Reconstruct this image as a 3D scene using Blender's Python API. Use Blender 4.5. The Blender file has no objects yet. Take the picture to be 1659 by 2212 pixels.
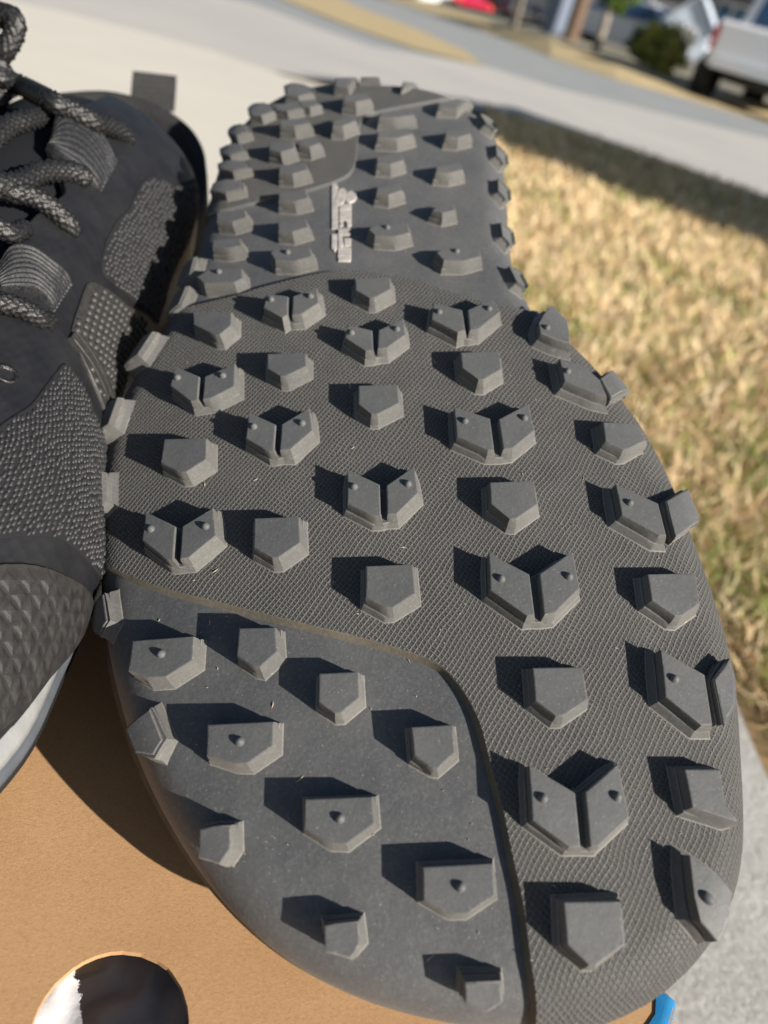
import bpy, bmesh, math, random
import numpy as np
from mathutils import Vector, Matrix
from mathutils.geometry import delaunay_2d_cdt
from mathutils.bvhtree import BVHTree
random.seed(7); rng = np.random.default_rng(7)
C = bpy.context.scene.collection
S = bpy.context.scene

# ------------------------------------------------------------------ camera, sky, sun, exposure
FOC, CX, CY = 1661.5, 829.5, 1106.0          # photograph measured at 1659 x 2212
ROLL, PITCH, CAMH = math.radians(16.7), math.radians(33.15), 0.30
cr, sr, cp, sp = math.cos(ROLL), math.sin(ROLL), math.cos(PITCH), math.sin(PITCH)
R0 = np.array([1., 0, 0]); U0 = np.array([0, sp, cp]); FW = np.array([0, cp, -sp])
RR = cr*R0 + sr*U0; UU = cr*U0 - sr*R0; BB = -FW
CAM = np.array([0, 0, CAMH])
BASIS = np.stack([RR, UU, BB], 1)            # camera axes -> world
camd = bpy.data.cameras.new('camera'); cam = bpy.data.objects.new('camera', camd); C.objects.link(cam)
mw = Matrix.Identity(4)
for i in range(3):
    for j in range(3): mw[i][j] = BASIS[i, j]
    mw[i][3] = CAM[i]
cam.matrix_world = mw
camd.sensor_fit = 'VERTICAL'; camd.sensor_height = 24.0; camd.lens = 24.0*FOC/2212.0
camd.clip_start = 0.01; camd.clip_end = 2000
camd.dof.use_dof = True; camd.dof.focus_distance = 0.146
camd.dof.aperture_fstop = camd.lens/2.0
S.camera = cam
SUNC = np.array([.768, -.150, .622]); SUNC /= np.linalg.norm(SUNC)
SUNW = BASIS @ SUNC
sd = bpy.data.lights.new('sun', 'SUN'); sd.energy = 5.0; sd.angle = math.radians(.53); sd.color = (1, .935, .835)
so = bpy.data.objects.new('sun', sd); C.objects.link(so)
so.rotation_euler = Vector(SUNW).to_track_quat('Z', 'Y').to_euler()
elev = math.asin(SUNW[2]); az = math.atan2(SUNW[0], SUNW[1])
W = bpy.data.worlds.new('World'); S.world = W; W.use_nodes = True
nt = W.node_tree; nt.nodes.clear()
sky = nt.nodes.new('ShaderNodeTexSky'); sky.sky_type = 'NISHITA'; sky.sun_disc = False
sky.sun_elevation = elev; sky.sun_rotation = az
bg = nt.nodes.new('ShaderNodeBackground'); bg.inputs[1].default_value = .05
wo = nt.nodes.new('ShaderNodeOutputWorld')
nt.links.new(sky.outputs[0], bg.inputs[0]); nt.links.new(bg.outputs[0], wo.inputs[0])
S.render.engine = 'CYCLES'
S.view_settings.view_transform = 'Standard'; S.view_settings.look = 'None'
S.view_settings.exposure = 0.72; S.view_settings.gamma = 1; S.view_settings.use_curve_mapping = False

# ------------------------------------------------------------------ small helpers
def c2w(P):                                   # camera millimetres -> world metres
    return (np.asarray(P)/1000.0) @ BASIS.T + CAM
def ray(X, Y): return np.array([(X-CX)/FOC, -(Y-CY)/FOC, -1.0])
def proj(P):                                  # camera mm -> picture coordinates
    P = np.asarray(P); return np.stack([CX+FOC*P[..., 0]/-P[..., 2], CY-FOC*P[..., 1]/-P[..., 2]], -1)
def on_z(X, Y, z):                            # world point at height z seen along that ray
    d = BASIS @ ray(X, Y); t = (z-CAM[2])/d[2]; return CAM + d*t
def at_depth(X, Y, dep): return CAM + BASIS @ (ray(X, Y)*dep)

def link(name, verts, faces, mat=None, parent=None, smooth=False, uv=None, mats=None, fm=None, kind=None):
    me = bpy.data.meshes.new(name)
    V = np.asarray(verts, float)
    if parent is not None: V = V - np.array(wloc(parent))
    me.from_pydata(V.tolist(), [], faces); me.validate(clean_customdata=False)
    if uv is not None:
        ul = me.uv_layers.new(name='UVMap'); li = np.zeros(len(me.loops), int); me.loops.foreach_get('vertex_index', li)
        ul.data.foreach_set('uv', np.asarray(uv, float)[li].ravel())
    for m in (mats or [mat]): me.materials.append(m)
    if fm is not None: me.polygons.foreach_set('material_index', fm)
    if smooth: me.polygons.foreach_set('use_smooth', [True]*len(me.polygons))
    o = bpy.data.objects.new(name, me); C.objects.link(o)
    if parent is not None: o.parent = parent
    if kind: o['kind'] = kind
    me.update(); return o
def wloc(o):
    l = Vector((0, 0, 0))
    while o is not None: l = l + o.location; o = o.parent
    return l
def thing(name, label, cat, loc=(0, 0, 0), group=None):
    o = bpy.data.objects.new(name, None); C.objects.link(o); o.location = loc; o.empty_display_size = .02
    o['label'] = label; o['category'] = cat
    if group: o['group'] = group
    return o
def tag(o, label, cat, group=None):
    o['label'] = label; o['category'] = cat
    if group: o['group'] = group
    return o

# ------------------------------------------------------------------ materials
def mat(name, col, rough=.6, spec=.5, noise=None, col2=None, nscale=800, bump=0, bscale=3000, bdist=.0002, coords='Object', metal=0, sheen=0):
    m = bpy.data.materials.new(name); m.use_nodes = True; t = m.node_tree; b = t.nodes['Principled BSDF']
    b.inputs['Base Color'].default_value = (*col, 1); b.inputs['Roughness'].default_value = rough
    b.inputs['Specular IOR Level'].default_value = spec; b.inputs['Metallic'].default_value = metal
    if sheen: b.inputs['Sheen Weight'].default_value = sheen
    tc = t.nodes.new('ShaderNodeTexCoord')
    if col2 is not None:
        n = t.nodes.new('ShaderNodeTexNoise'); n.inputs['Scale'].default_value = nscale; n.inputs['Detail'].default_value = 5
        t.links.new(tc.outputs[coords], n.inputs['Vector'])
        rp = t.nodes.new('ShaderNodeValToRGB'); rp.color_ramp.elements[0].position = .35; rp.color_ramp.elements[1].position = .68
        rp.color_ramp.elements[0].color = (*col, 1); rp.color_ramp.elements[1].color = (*col2, 1)
        t.links.new(n.outputs['Fac'], rp.inputs[0]); t.links.new(rp.outputs[0], b.inputs['Base Color'])
    if bump:
        n = t.nodes.new('ShaderNodeTexNoise'); n.inputs['Scale'].default_value = bscale; n.inputs['Detail'].default_value = 4
        t.links.new(tc.outputs[coords], n.inputs['Vector'])
        bp = t.nodes.new('ShaderNodeBump'); bp.inputs['Strength'].default_value = bump; bp.inputs['Distance'].default_value = bdist
        t.links.new(n.outputs['Fac'], bp.inputs['Height']); t.links.new(bp.outputs[0], b.inputs['Normal'])
    return m
class NG:                                     # tiny node-writing helper
    def __init__(s, m): s.t = m.node_tree; s.b = s.t.nodes['Principled BSDF']
    def n(s, ty, **k):
        x = s.t.nodes.new(ty)
        for a, v in k.items(): setattr(x, a, v)
        return x
    def l(s, a, b): s.t.links.new(a, b)
    def math(s, op, a, b=None, clamp=False):
        x = s.t.nodes.new('ShaderNodeMath'); x.operation = op; x.use_clamp = clamp
        for i, v in enumerate((a, b)):
            if v is None: continue
            if isinstance(v, (int, float)): x.inputs[i].default_value = v
            else: s.l(v, x.inputs[i])
        return x.outputs[0]
    def noise(s, vec, scale, detail=4, rough=.5):
        x = s.t.nodes.new('ShaderNodeTexNoise'); x.inputs['Scale'].default_value = scale; x.inputs['Detail'].default_value = detail
        x.inputs['Roughness'].default_value = rough
        s.l(vec, x.inputs['Vector']); return x.outputs['Fac']
    def ramp(s, v, p0, p1, c0=(0, 0, 0), c1=(1, 1, 1)):
        x = s.t.nodes.new('ShaderNodeValToRGB'); e = x.color_ramp.elements
        e[0].position = p0; e[1].position = p1; e[0].color = (*c0, 1); e[1].color = (*c1, 1); s.l(v, x.inputs[0]); return x.outputs[0]
    def mix(s, f, a, b):
        x = s.t.nodes.new('ShaderNodeMix'); x.data_type = 'RGBA'
        if isinstance(f, (int, float)): x.inputs['Factor'].default_value = f
        else: s.l(f, x.inputs['Factor'])
        for i, v in ((6, a), (7, b)):
            if isinstance(v, tuple): x.inputs[i].default_value = (*v, 1)
            else: s.l(v, x.inputs[i])
        return x.outputs[2]

def rubber(name, col, dust, damt, weave=False, rough=.62):
    m = bpy.data.materials.new(name); m.use_nodes = True; g = NG(m)
    tc = g.n('ShaderNodeTexCoord'); ob = tc.outputs['Object']
    big = g.ramp(g.noise(ob, 60, 5, .6), .35, .75)
    fine = g.ramp(g.noise(ob, 1500, 3, .6), .45, .75)
    speck = g.ramp(g.noise(ob, 2600, 1, .4), .70, .78)
    f = g.math('MULTIPLY', g.math('ADD', g.math('MULTIPLY', big, .55), g.math('MULTIPLY', fine, .45)), damt)
    c = g.mix(f, col, dust)
    c = g.mix(g.math('MULTIPLY', speck, .35), c, (.45, .40, .33))
    if weave:
        uv = g.n('ShaderNodeUVMap'); mp = g.n('ShaderNodeMapping'); mp.inputs['Rotation'].default_value = (0, 0, math.radians(33))
        wr = g.n('ShaderNodeTexNoise'); wr.inputs['Scale'].default_value = .12; wr.inputs['Detail'].default_value = 1
        g.l(uv.outputs[0], wr.inputs['Vector'])
        ad = g.n('ShaderNodeVectorMath', operation='MULTIPLY_ADD'); ad.inputs[1].default_value = (1.6, 1.6, 0)
        g.l(wr.outputs['Color'], ad.inputs[0]); g.l(uv.outputs[0], ad.inputs[2])
        g.l(ad.outputs[0], mp.inputs['Vector'])
        sx = g.n('ShaderNodeSeparateXYZ'); g.l(mp.outputs[0], sx.inputs[0])
        x, y = sx.outputs[0], sx.outputs[1]
        P = .87
        def tri(v): return g.math('MULTIPLY', g.math('ABSOLUTE', g.math('SUBTRACT', g.math('FRACT', g.math('DIVIDE', v, P)), .5)), 2)
        y = g.math('ADD', y, g.math('MULTIPLY', x, .17))
        tx, ty = tri(x), tri(y)
        cx_ = g.math('FLOOR', g.math('DIVIDE', x, P)); cy_ = g.math('FLOOR', g.math('DIVIDE', y, P))
        par = g.math('ABSOLUTE', g.math('SUBTRACT', g.math('MODULO', g.math('ABSOLUTE', g.math('ADD', cx_, cy_)), 2), 0))
        ridge = g.math('MAXIMUM', g.ramp(tx, .58, .86), g.ramp(ty, .58, .86))
        dip = g.math('MULTIPLY', g.math('MAXIMUM', g.ramp(tx, .90, .99), g.ramp(ty, .90, .99)), .45)
        cell = g.math('MULTIPLY', g.math('MULTIPLY', par, g.ramp(g.math('MAXIMUM', tx, ty), .75, .3)), .45)
        hgt = g.math('ADD', g.math('SUBTRACT', ridge, dip), cell)
        rimc = g.ramp(hgt, .3, 1.0)
        c = g.mix(g.math('MULTIPLY', rimc, .72), g.mix(.5, c, (.022, .022, .024)), dust)
    g.l(c, g.b.inputs['Base Color'])
    g.b.inputs['Roughness'].default_value = rough; g.b.inputs['Specular IOR Level'].default_value = .35
    g.b.inputs['Sheen Weight'].default_value = .08; g.b.inputs['Sheen Roughness'].default_value = .5; g.b.inputs['Sheen Tint'].default_value = (.9, .88, .84, 1)
    bp = g.n('ShaderNodeBump'); bp.inputs['Strength'].default_value = .5; bp.inputs['Distance'].default_value = .00012
    g.l(g.math('ADD', g.noise(ob, 2200, 4, .65), g.math('MULTIPLY', g.noise(ob, 330, 3, .5), 2.2)), bp.inputs['Height'])
    if weave:
        b2 = g.n('ShaderNodeBump'); b2.inputs['Strength'].default_value = 1.0; b2.inputs['Distance'].default_value = .00030
        g.l(hgt, b2.inputs['Height']); g.l(bp.outputs[0], b2.inputs['Normal']); g.l(b2.outputs[0], g.b.inputs['Normal'])
    else: g.l(bp.outputs[0], g.b.inputs['Normal'])
    return m
M = {}
M['weave'] = rubber('woven_pattern_rubber', (.068, .069, .070), (.235, .230, .216), .55, True)
M['smooth'] = rubber('smooth_rubber', (.070, .073, .079), (.160, .160, .158), .8, False, .5)
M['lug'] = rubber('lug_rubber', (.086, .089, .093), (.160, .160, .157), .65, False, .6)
M['dusty_lit'] = rubber('dusty_lit_lug_side', (.094, .094, .092), (.188, .180, .164), .7, False, .75)  # dust tint, lightened further to imitate sun on the side walls
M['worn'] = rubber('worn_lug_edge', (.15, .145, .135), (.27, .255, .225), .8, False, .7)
M['bevel'] = rubber('dusty_bevel', (.085, .076, .060), (.21, .18, .13), .8, False, .8)
M['foam'] = mat('dark_foam', (.035, .036, .04), .7, .3, col2=(.06, .058, .055), nscale=300, bump=.4)

# ------------------------------------------------------------------ the sole's curved surface (millimetres)
AN = math.radians(33)
Nn = np.array([0, math.sin(AN), math.cos(AN)]); Ll = np.array([0, math.cos(AN), -math.sin(AN)]); Xx = np.array([1., 0, 0])
PD = 130.0; RO = 9.0
def Wb(v):
    v = np.asarray(v, float)
    return -np.clip(60-v, 0, None)**2/700 - np.clip(v-205, 0, None)**2/420
def dWb(v):
    v = np.asarray(v, float)
    return np.clip(60-v, 0, None)/350 - np.clip(v-205, 0, None)/210
SIL = [(640,190),(540,245),(490,310),(470,370),(450,440),(430,500),(412,560),(397,620),(365,700),(315,770),(265,860),(232,950),(217,1010),(212,1100),(212,1220),(217,1330),(228,1400),(248,1480),(283,1600),(330,1700),(405,1830),(500,1950),(600,2040),(700,2100),(800,2145),(900,2175),(1000,2195),(1160,2208),(1300,2180),(1430,2120),(1530,2020),(1592,1900),(1603,1780),(1595,1650),(1588,1500),(1570,1390),(1535,1270),(1490,1150),(1440,1020),(1380,910),(1310,820),(1230,735),(1165,685),(1145,640),(1115,590),(1097,530),(1090,450),(1085,380),(1080,310),(1057,255),(1000,215),(920,190),(850,182),(770,184),(700,184)]
RC = 235.0
def Wu(u): return -(np.clip(np.abs(np.asarray(u, float)-5)-6, 0, None))**2/(2*RC)
def dWu(u):
    u = np.asarray(u, float)-5; return -np.sign(u)*np.clip(np.abs(u)-6, 0, None)/RC
def un_flat(X, Y):
    r = ray(X, Y); v = 100.; u = 0.
    for _ in range(60):
        P = r*((-PD+Wb(v)+Wu(u))/(r@Nn)); v += .5*(P@Ll-v); u += .5*(P[0]-u)
    return np.array([u, v])
sil = np.array([un_flat(*a) for a in SIL])
def resample(P, n):                            # closed smooth curve through points
    P = np.asarray(P); k = len(P); out = []
    for i in range(k):
        a, b, c, d = P[(i-1) % k], P[i], P[(i+1) % k], P[(i+2) % k]
        for t in np.linspace(0, 1, 24, endpoint=False):
            out.append(.5*((2*b)+(-a+c)*t+(2*a-5*b+4*c-d)*t*t+(-a+3*b-3*c+d)*t**3))
    out = np.array(out); seg = np.linalg.norm(np.roll(out, -1, 0)-out, axis=1); cum = np.r_[0, np.cumsum(seg)]
    q = np.linspace(0, cum[-1], n, endpoint=False); oc = np.vstack([out, out[:1]])
    return np.stack([np.interp(q, cum, oc[:, 0]), np.interp(q, cum, oc[:, 1])], 1)
def smooth_closed(P, it):
    for _ in range(it): P = .5*P + .25*(np.roll(P, 1, 0)+np.roll(P, -1, 0))
    return P
O = smooth_closed(resample(sil, 360), 12)
def normals2(P):
    t = np.roll(P, -1, 0)-np.roll(P, 1, 0); n = np.stack([t[:, 1], -t[:, 0]], 1)
    n /= np.linalg.norm(n, axis=1)[:, None]
    area = .5*np.sum(P[:, 0]*np.roll(P[:, 1], -1)-np.roll(P[:, 0], -1)*P[:, 1])
    return n if area > 0 else -n
O = smooth_closed(O - normals2(O)*RO*.70, 6)
ON = normals2(O)
def closest(q):                                # q (n,2) -> distance outside (neg inside), closest point, outward normal
    q = np.atleast_2d(q); A = O; B = np.roll(O, -1, 0); AB = B-A; L2 = (AB**2).sum(1)
    t = np.clip((((q[:, None]-A[None])*AB[None]).sum(2))/L2, 0, 1)
    c = A[None]+t[..., None]*AB[None]; d2 = ((q[:, None]-c)**2).sum(2); i = d2.argmin(1); k = np.arange(len(q))
    cc = c[k, i]; tt = t[k, i][:, None]; nn = ON[i]*(1-tt)+ON[(i+1) % len(O)]*tt; nn /= np.linalg.norm(nn, axis=1)[:, None]
    sgn = np.sign(((q-cc)*nn).sum(1)); return sgn*np.sqrt(d2[k, i]), cc, nn
def SM(q, h=0.0):                              # unrolled sole coordinates + height -> camera mm
    q = np.atleast_2d(q); d, c, nn = closest(q); h = np.broadcast_to(h, d.shape)
    e = np.clip(d, 0, None); ph = np.minimum(e/RO, 1.38); ex = np.clip(e-1.38*RO, 0, None)
    out = (d > 0)[:, None]
    pl = np.where(out, c+nn*(RO*np.sin(ph)+ex*np.cos(1.38))[:, None], q)
    drop = RO*(1-np.cos(ph))+ex*math.sin(1.38)
    # a little camber across the sole
    w = Wb(pl[:, 1])+Wu(pl[:, 0]); s = dWb(pl[:, 1]); a = dWu(pl[:, 0]); k = 1/np.sqrt(1+s*s)
    T = (Ll[None]+s[:, None]*Nn[None])*k[:, None]; NN = Nn[None]-s[:, None]*Ll[None]-a[:, None]*Xx[None]
    NN /= np.linalg.norm(NN, axis=1)[:, None]
    P = Nn[None]*(-PD+w)[:, None] + pl[:, :1]*Xx + pl[:, 1:2]*Ll[None] - drop[:, None]*NN
    nrm = np.cos(ph)[:, None]*NN + np.sin(ph)[:, None]*(nn[:, :1]*Xx+nn[:, 1:2]*T)
    return P + h[:, None]*nrm
def unp(pts, h):                               # picture points -> unrolled sole coordinates at height h
    pts = np.asarray(pts, float); q = np.array([un_flat(*p) for p in pts]); q0 = q.copy(); best = None
    for it in range(30):
        r = proj(SM(q, h))-pts; e = np.abs(r).sum(1)
        if best is None: bq = q.copy(); best = e
        else:
            m = e < best; bq[m] = q[m]; best = np.minimum(e, best)
        q = bq.copy(); r = proj(SM(q, h))-pts
        J = np.zeros((len(q), 2, 2))
        for j in range(2):
            dq = np.zeros(2); dq[j] = .05; J[:, :, j] = (proj(SM(q+dq, h))-proj(SM(q, h)))/.05
        st = np.stack([np.linalg.lstsq(J[k]+np.eye(2)*.05, -r[k], rcond=None)[0] for k in range(len(q))])
        nr = np.linalg.norm(st, axis=1)[:, None]; st *= np.minimum(1, 4/np.maximum(nr, 1e-9))*(.9 if it % 3 else .5)
        q = bq+st
    return bq, best
def offset_poly(P, d):
    P = np.asarray(P); n = len(P)
    area = .5*np.sum(P[:, 0]*np.roll(P[:, 1], -1)-np.roll(P[:, 0], -1)*P[:, 1]); s = 1 if area > 0 else -1
    out = []
    for i in range(n):
        a, b, c = P[i-1], P[i], P[(i+1) % n]
        e1 = (b-a)/max(np.linalg.norm(b-a), 1e-6); e2 = (c-b)/max(np.linalg.norm(c-b), 1e-6)
        n1 = s*np.array([e1[1], -e1[0]]); n2 = s*np.array([e2[1], -e2[0]]); m = n1+n2; L = m@m
        if L < .3: m = n1; L = 1; k = 1
        else: k = 2/L
        k = min(k, 1.3)
        out.append(b+m*k*d)
    return np.array(out)
def inset_dense(P, n=3):
    out = []
    for i in range(len(P)):
        for t in range(n): out.append(P[i]+(P[(i+1) % len(P)]-P[i])*t/n)
    return np.array(out)
def polyfill(P, step):                         # triangulated polygon with interior grid points
    P = np.asarray(P); lo = P.min(0); hi = P.max(0)
    xs = np.arange(lo[0], hi[0], step); ys = np.arange(lo[1], hi[1], step*.87)
    G = np.array([(x+(step/2 if j % 2 else 0), y) for j, y in enumerate(ys) for x in xs]) if len(xs) and len(ys) else np.zeros((0, 2))
    if len(G):
        ins = np.zeros(len(G), bool); A = P; B = np.roll(P, -1, 0)
        for a, b in zip(A, B):
            c = (a[1] > G[:, 1]) != (b[1] > G[:, 1])
            with np.errstate(all='ignore'): xi = a[0]+(G[:, 1]-a[1])*(b[0]-a[0])/(b[1]-a[1])
            ins ^= c & (G[:, 0] < xi)
        AB = B-A; L2 = np.maximum((AB**2).sum(1), 1e-9)
        t = np.clip((((G[:, None]-A[None])*AB[None]).sum(2))/L2, 0, 1)
        dd = np.sqrt((((A[None]+t[..., None]*AB[None])-G[:, None])**2).sum(2)).min(1)
        G = G[ins & (dd > step*.45)]
    V = np.vstack([P, G]) if len(G) else P
    n = len(P); r = delaunay_2d_cdt([Vector(v) for v in V], [(i, (i+1) % n) for i in range(n)], [list(range(n))], 1, 1e-5)
    vs = np.array([tuple(v) for v in r[0]]); fs = [list(f) for f in r[2]]
    out = []
    for f in fs:
        a = vs[f]; ar = sum(a[i][0]*a[(i+1) % len(f)][1]-a[(i+1) % len(f)][0]*a[i][1] for i in range(len(f)))
        out.append(f if ar > 0 else f[::-1])
    return vs, out
def slab_mesh(poly, h0, h1, step, bev=.9):
    """closed-sided raised sheet following the sole between heights h0 and h1"""
    vs, fs = polyfill(poly, step); n = len(vs); m = len(poly)
    P = [SM(vs, h1)]; F = [list(f) for f in fs]; off = n; U = [vs]
    area = .5*np.sum(poly[:, 0]*np.roll(poly[:, 1], -1)-np.roll(poly[:, 0], -1)*poly[:, 1])
    rings = [(poly, h1), (offset_poly(poly, .18), h1-.15), (offset_poly(poly, bev), h0)]
    for r, h in rings: P.append(SM(r, h)); U.append(r)
    for k in range(2):
        a = off+k*m; b = off+(k+1)*m
        for i in range(m):
            j = (i+1) % m; f = [a+i, b+i, b+j, a+j]; F.append(f if area > 0 else f[::-1])
    return np.vstack(P), F, np.vstack(U), [0]*(len(fs))+[1]*(2*m)
def lug_mesh(loops, cap_step=99):
    """loops: list of (polygon, height) from top to bottom; top is capped"""
    poly = loops[0][0]; m = len(poly); area = .5*np.sum(poly[:, 0]*np.roll(poly[:, 1], -1)-np.roll(poly[:, 0], -1)*poly[:, 1])
    vs, fs = polyfill(poly, 1.6); P = [SM(vs, loops[0][1])]; F = fs; off = len(vs)
    for r, h in loops: P.append(SM(r, h))
    for k in range(len(loops)-1):
        a = off+k*m; b = a+m
        for i in range(m):
            j = (i+1) % m; f = [a+i, b+i, b+j, a+j]; F.append(f if area > 0 else f[::-1])
    return np.vstack(P), F
# ------------------------------------------------------------------ ground, road, drive (world metres, z up)
def flat(name, pts, z, m, kind='structure', thick=0):
    P = [on_z(x, y, z) for x, y in pts]; n = len(P); F = [list(range(n))]
    me = link(name, P, F, m); me['kind'] = kind
    return me
def gnd_mat(name, c1, c2, scale, bump=.3, c3=None, s2=400):
    m = bpy.data.materials.new(name); m.use_nodes = True; g = NG(m); tc = g.n('ShaderNodeTexCoord'); ob = tc.outputs['Object']
    a = g.ramp(g.noise(ob, scale, 6, .6), .3, .72); c = g.mix(a, c1, c2)
    b = g.ramp(g.noise(ob, s2, 3, .7), .35, .7); c = g.mix(g.math('MULTIPLY', b, .5), c, c3 or c2)
    g.l(c, g.b.inputs['Base Color']); g.b.inputs['Roughness'].default_value = .9; g.b.inputs['Specular IOR Level'].default_value = .2
    bp = g.n('ShaderNodeBump'); bp.inputs['Strength'].default_value = bump; bp.inputs['Distance'].default_value = .002
    g.l(g.noise(ob, s2, 5, .7), bp.inputs['Height']); g.l(bp.outputs[0], g.b.inputs['Normal'])
    return m
m_earth = gnd_mat('dry_soil', (.16, .12, .075), (.24, .19, .12), 6)
m_road = gnd_mat('pale_asphalt', (.27, .285, .29), (.35, .36, .36), 1.5, s2=150)
m_walk = gnd_mat('pale_grey_concrete', (.44, .425, .40), (.54, .515, .48), 1.2, s2=200)  # pavement's own pale tone
m_drive = gnd_mat('cream_concrete', (.60, .56, .49), (.68, .64, .56), 2.0, s2=300)
m_conc = gnd_mat('rough_grey_concrete', (.54, .53, .50), (.68, .66, .62), 25, 1.0, (.16, .155, .15), 420)
m_verge = gnd_mat('dry_verge', (.40, .31, .17), (.55, .44, .26), 3)
link('ground', [(-300, -60, 0), (300, -60, 0), (300, 500, 0), (-300, 500, 0)], [[0, 1, 2, 3]], m_earth)['kind'] = 'structure'
# picture outlines of the flat areas, dropped onto the ground plane
flat('road', [(-700, -190), (-200, -70), (160, 20), (560, 130), (1041, 236), (1300, 305), (1659, 431), (2300, 640), (2300, 420), (1659, 262), (1490, 210), (1330, 166), (1190, 122), (1060, 72), (880, 12), (600, -66)], .004, m_road)
flat('pavement', [(-700, 60), (0, 60), (605, 157), (840, 200), (1041, 238), (1300, 307), (1659, 433), (2300, 650), (2300, 500), (1659, 300), (1199, 190), (1040, 140), (800, 100), (540, 6), (150, -80), (-700, -250)], .008, m_walk)
flat('driveway', [(-900, -60), (0, -2), (128, 24), (292, 64), (456, 108), (605, 160), (840, 225), (900, 420), (700, 620), (300, 620), (-900, 620)], .012, m_drive)
flat('verge', [(520, -40), (620, 2), (760, 58), (900, 106), (1045, 143), (1010, 112), (900, 62), (760, 10), (690, -30)], .012, m_verge)
flat('patio', [(-900, 560), (300, 520), (700, 520), (900, 420), (1180, 1120), (1560, 1450), (1640, 1640), (1760, 1900), (2600, 3600), (-900, 3600)], .016, m_conc)

# dry lawn: many straw blades joined as one
def inpoly(X, Y, P):
    P = np.asarray(P); r = np.zeros(len(X), bool)
    for a, b in zip(P, np.roll(P, -1, 0)):
        c = (a[1] > Y) != (b[1] > Y)
        with np.errstate(all='ignore'): r ^= c & (X < a[0]+(Y-a[1])*(b[0]-a[0])/(b[1]-a[1]))
    return r
def blades(name, region, n, hgt, wid, label, cat, z0=0.0, cols=None, green=.12):
    G = np.array([on_z(x, y, 0)[:2] for x, y in region]); lo, hi = G.min(0), G.max(0)
    area = (hi-lo).prod(); X = rng.uniform(lo[0], hi[0], n*6); Y = rng.uniform(lo[1], hi[1], n*6)
    # thicker near the camera
    d = np.hypot(X, Y); keep = rng.random(len(X)) < np.clip((.55/np.maximum(d, .3))**1.5, .03, 1); k = inpoly(X, Y, G) & keep
    X, Y = X[k][:n], Y[k][:n]; n = len(X); d = np.hypot(X, Y); sc = np.clip(d/.7, .8, 3)
    a = rng.uniform(0, 2*math.pi, n); lean = rng.uniform(.35, 1.35, n); h = hgt*rng.uniform(.5, 1.4, n)*np.clip(sc, 1, 1.5); w = wid*rng.uniform(.6, 1.4, n)*sc
    b = a + rng.uniform(-1.5, 1.5, n)
    dx, dy = np.cos(a), np.sin(a); px, py = -np.sin(b), np.cos(b)
    V = np.zeros((n, 5, 3)); base = np.stack([X, Y, np.full(n, z0)], 1); P = np.stack([px, py, np.zeros(n)], 1); D = np.stack([dx, dy, np.zeros(n)], 1)
    V[:, 0] = base-P*w[:, None]/2; V[:, 1] = base+P*w[:, None]/2
    mid = base + D*(h*np.sin(lean)*.45)[:, None]; mid[:, 2] += h*np.cos(lean*.6)*.55
    tip = base + D*(h*np.sin(lean))[:, None]; tip[:, 2] += h*np.cos(lean)*.9+.002
    V[:, 2] = mid+P*w[:, None]*.4; V[:, 3] = mid-P*w[:, None]*.4; V[:, 4] = tip
    me = bpy.data.meshes.new(name); me.vertices.add(n*5); me.vertices.foreach_set('co', V.ravel())
    i = np.arange(n)*5; loops = np.stack([i, i+1, i+2, i+3, i+3, i+2, i+4], 1).ravel()
    me.loops.add(n*7); me.loops.foreach_set('vertex_index', loops)
    me.polygons.add(n*2); st = np.stack([np.arange(n)*7, np.arange(n)*7+4], 1).ravel(); me.polygons.foreach_set('loop_start', st)
    me.polygons.foreach_set('loop_total', np.tile([4, 3], n))
    ca = me.color_attributes.new('tint', 'FLOAT_COLOR', 'POINT')
    straw = np.array([.76, .54, .28]); pale = np.array([.92, .77, .52]); gr = np.array([.22, .28, .06]); br = np.array([.30, .17, .08])
    t = rng.random((n, 1)); c = straw*(1-t)+pale*t
    patch = (np.sin(X*9.1+1.3)*np.sin(Y*7.7+.4)+np.sin(X*23+Y*17)*.5)
    lowr = (Y < 1.15) & (X > .22)*1; gm = rng.random(n) < np.clip(green+.10*lowr+.30*(patch > .55)+.12*np.clip(1.0-d, 0, 1), 0, .8); c[gm] = gr*rng.uniform(.6, 1.5, (gm.sum(), 1))
    bm_ = rng.random(n) < .10+.14*np.clip(1.0-d, 0, 1); c[bm_] = br*rng.uniform(.7, 1.5, (bm_.sum(), 1))
    cc = np.ones((n, 5, 4)); cc[:, :, :3] = c[:, None]; ca.data.foreach_set('color', cc.ravel())
    me.update(); me.validate(); me.materials.append(m_blade)
    o = bpy.data.objects.new(name, me); C.objects.link(o); o['kind'] = 'stuff'; tag(o, label, cat); return o
m_blade = bpy.data.materials.new('straw_blade'); m_blade.use_nodes = True; g = NG(m_blade)
at = g.n('ShaderNodeAttribute', attribute_name='tint'); g.l(at.outputs['Color'], g.b.inputs['Base Color']); g.b.inputs['Roughness'].default_value = .7
g.b.inputs['Specular IOR Level'].default_value = .25
lawn_region = [(1060, 285), (1041, 242), (1300, 311), (1659, 436), (2500, 720), (2700, 2000), (1700, 1850), (1560, 1700), (1450, 1450), (1180, 1100), (900, 800), (850, 300)]
lawn = flat('lawn_soil', lawn_region, .006, gnd_mat('lawn_soil_brown', (.26, .17, .085), (.46, .32, .16), 12))
blades('dry_grass', [q for q in lawn_region[:5]]+[(2700, 1900), (1700, 1700), (1605, 1500), (1548, 1430)]+lawn_region[-3:], 170000, .028, .0017, 'dry straw coloured lawn with green tufts between patio and pavement', 'grass')

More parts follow.
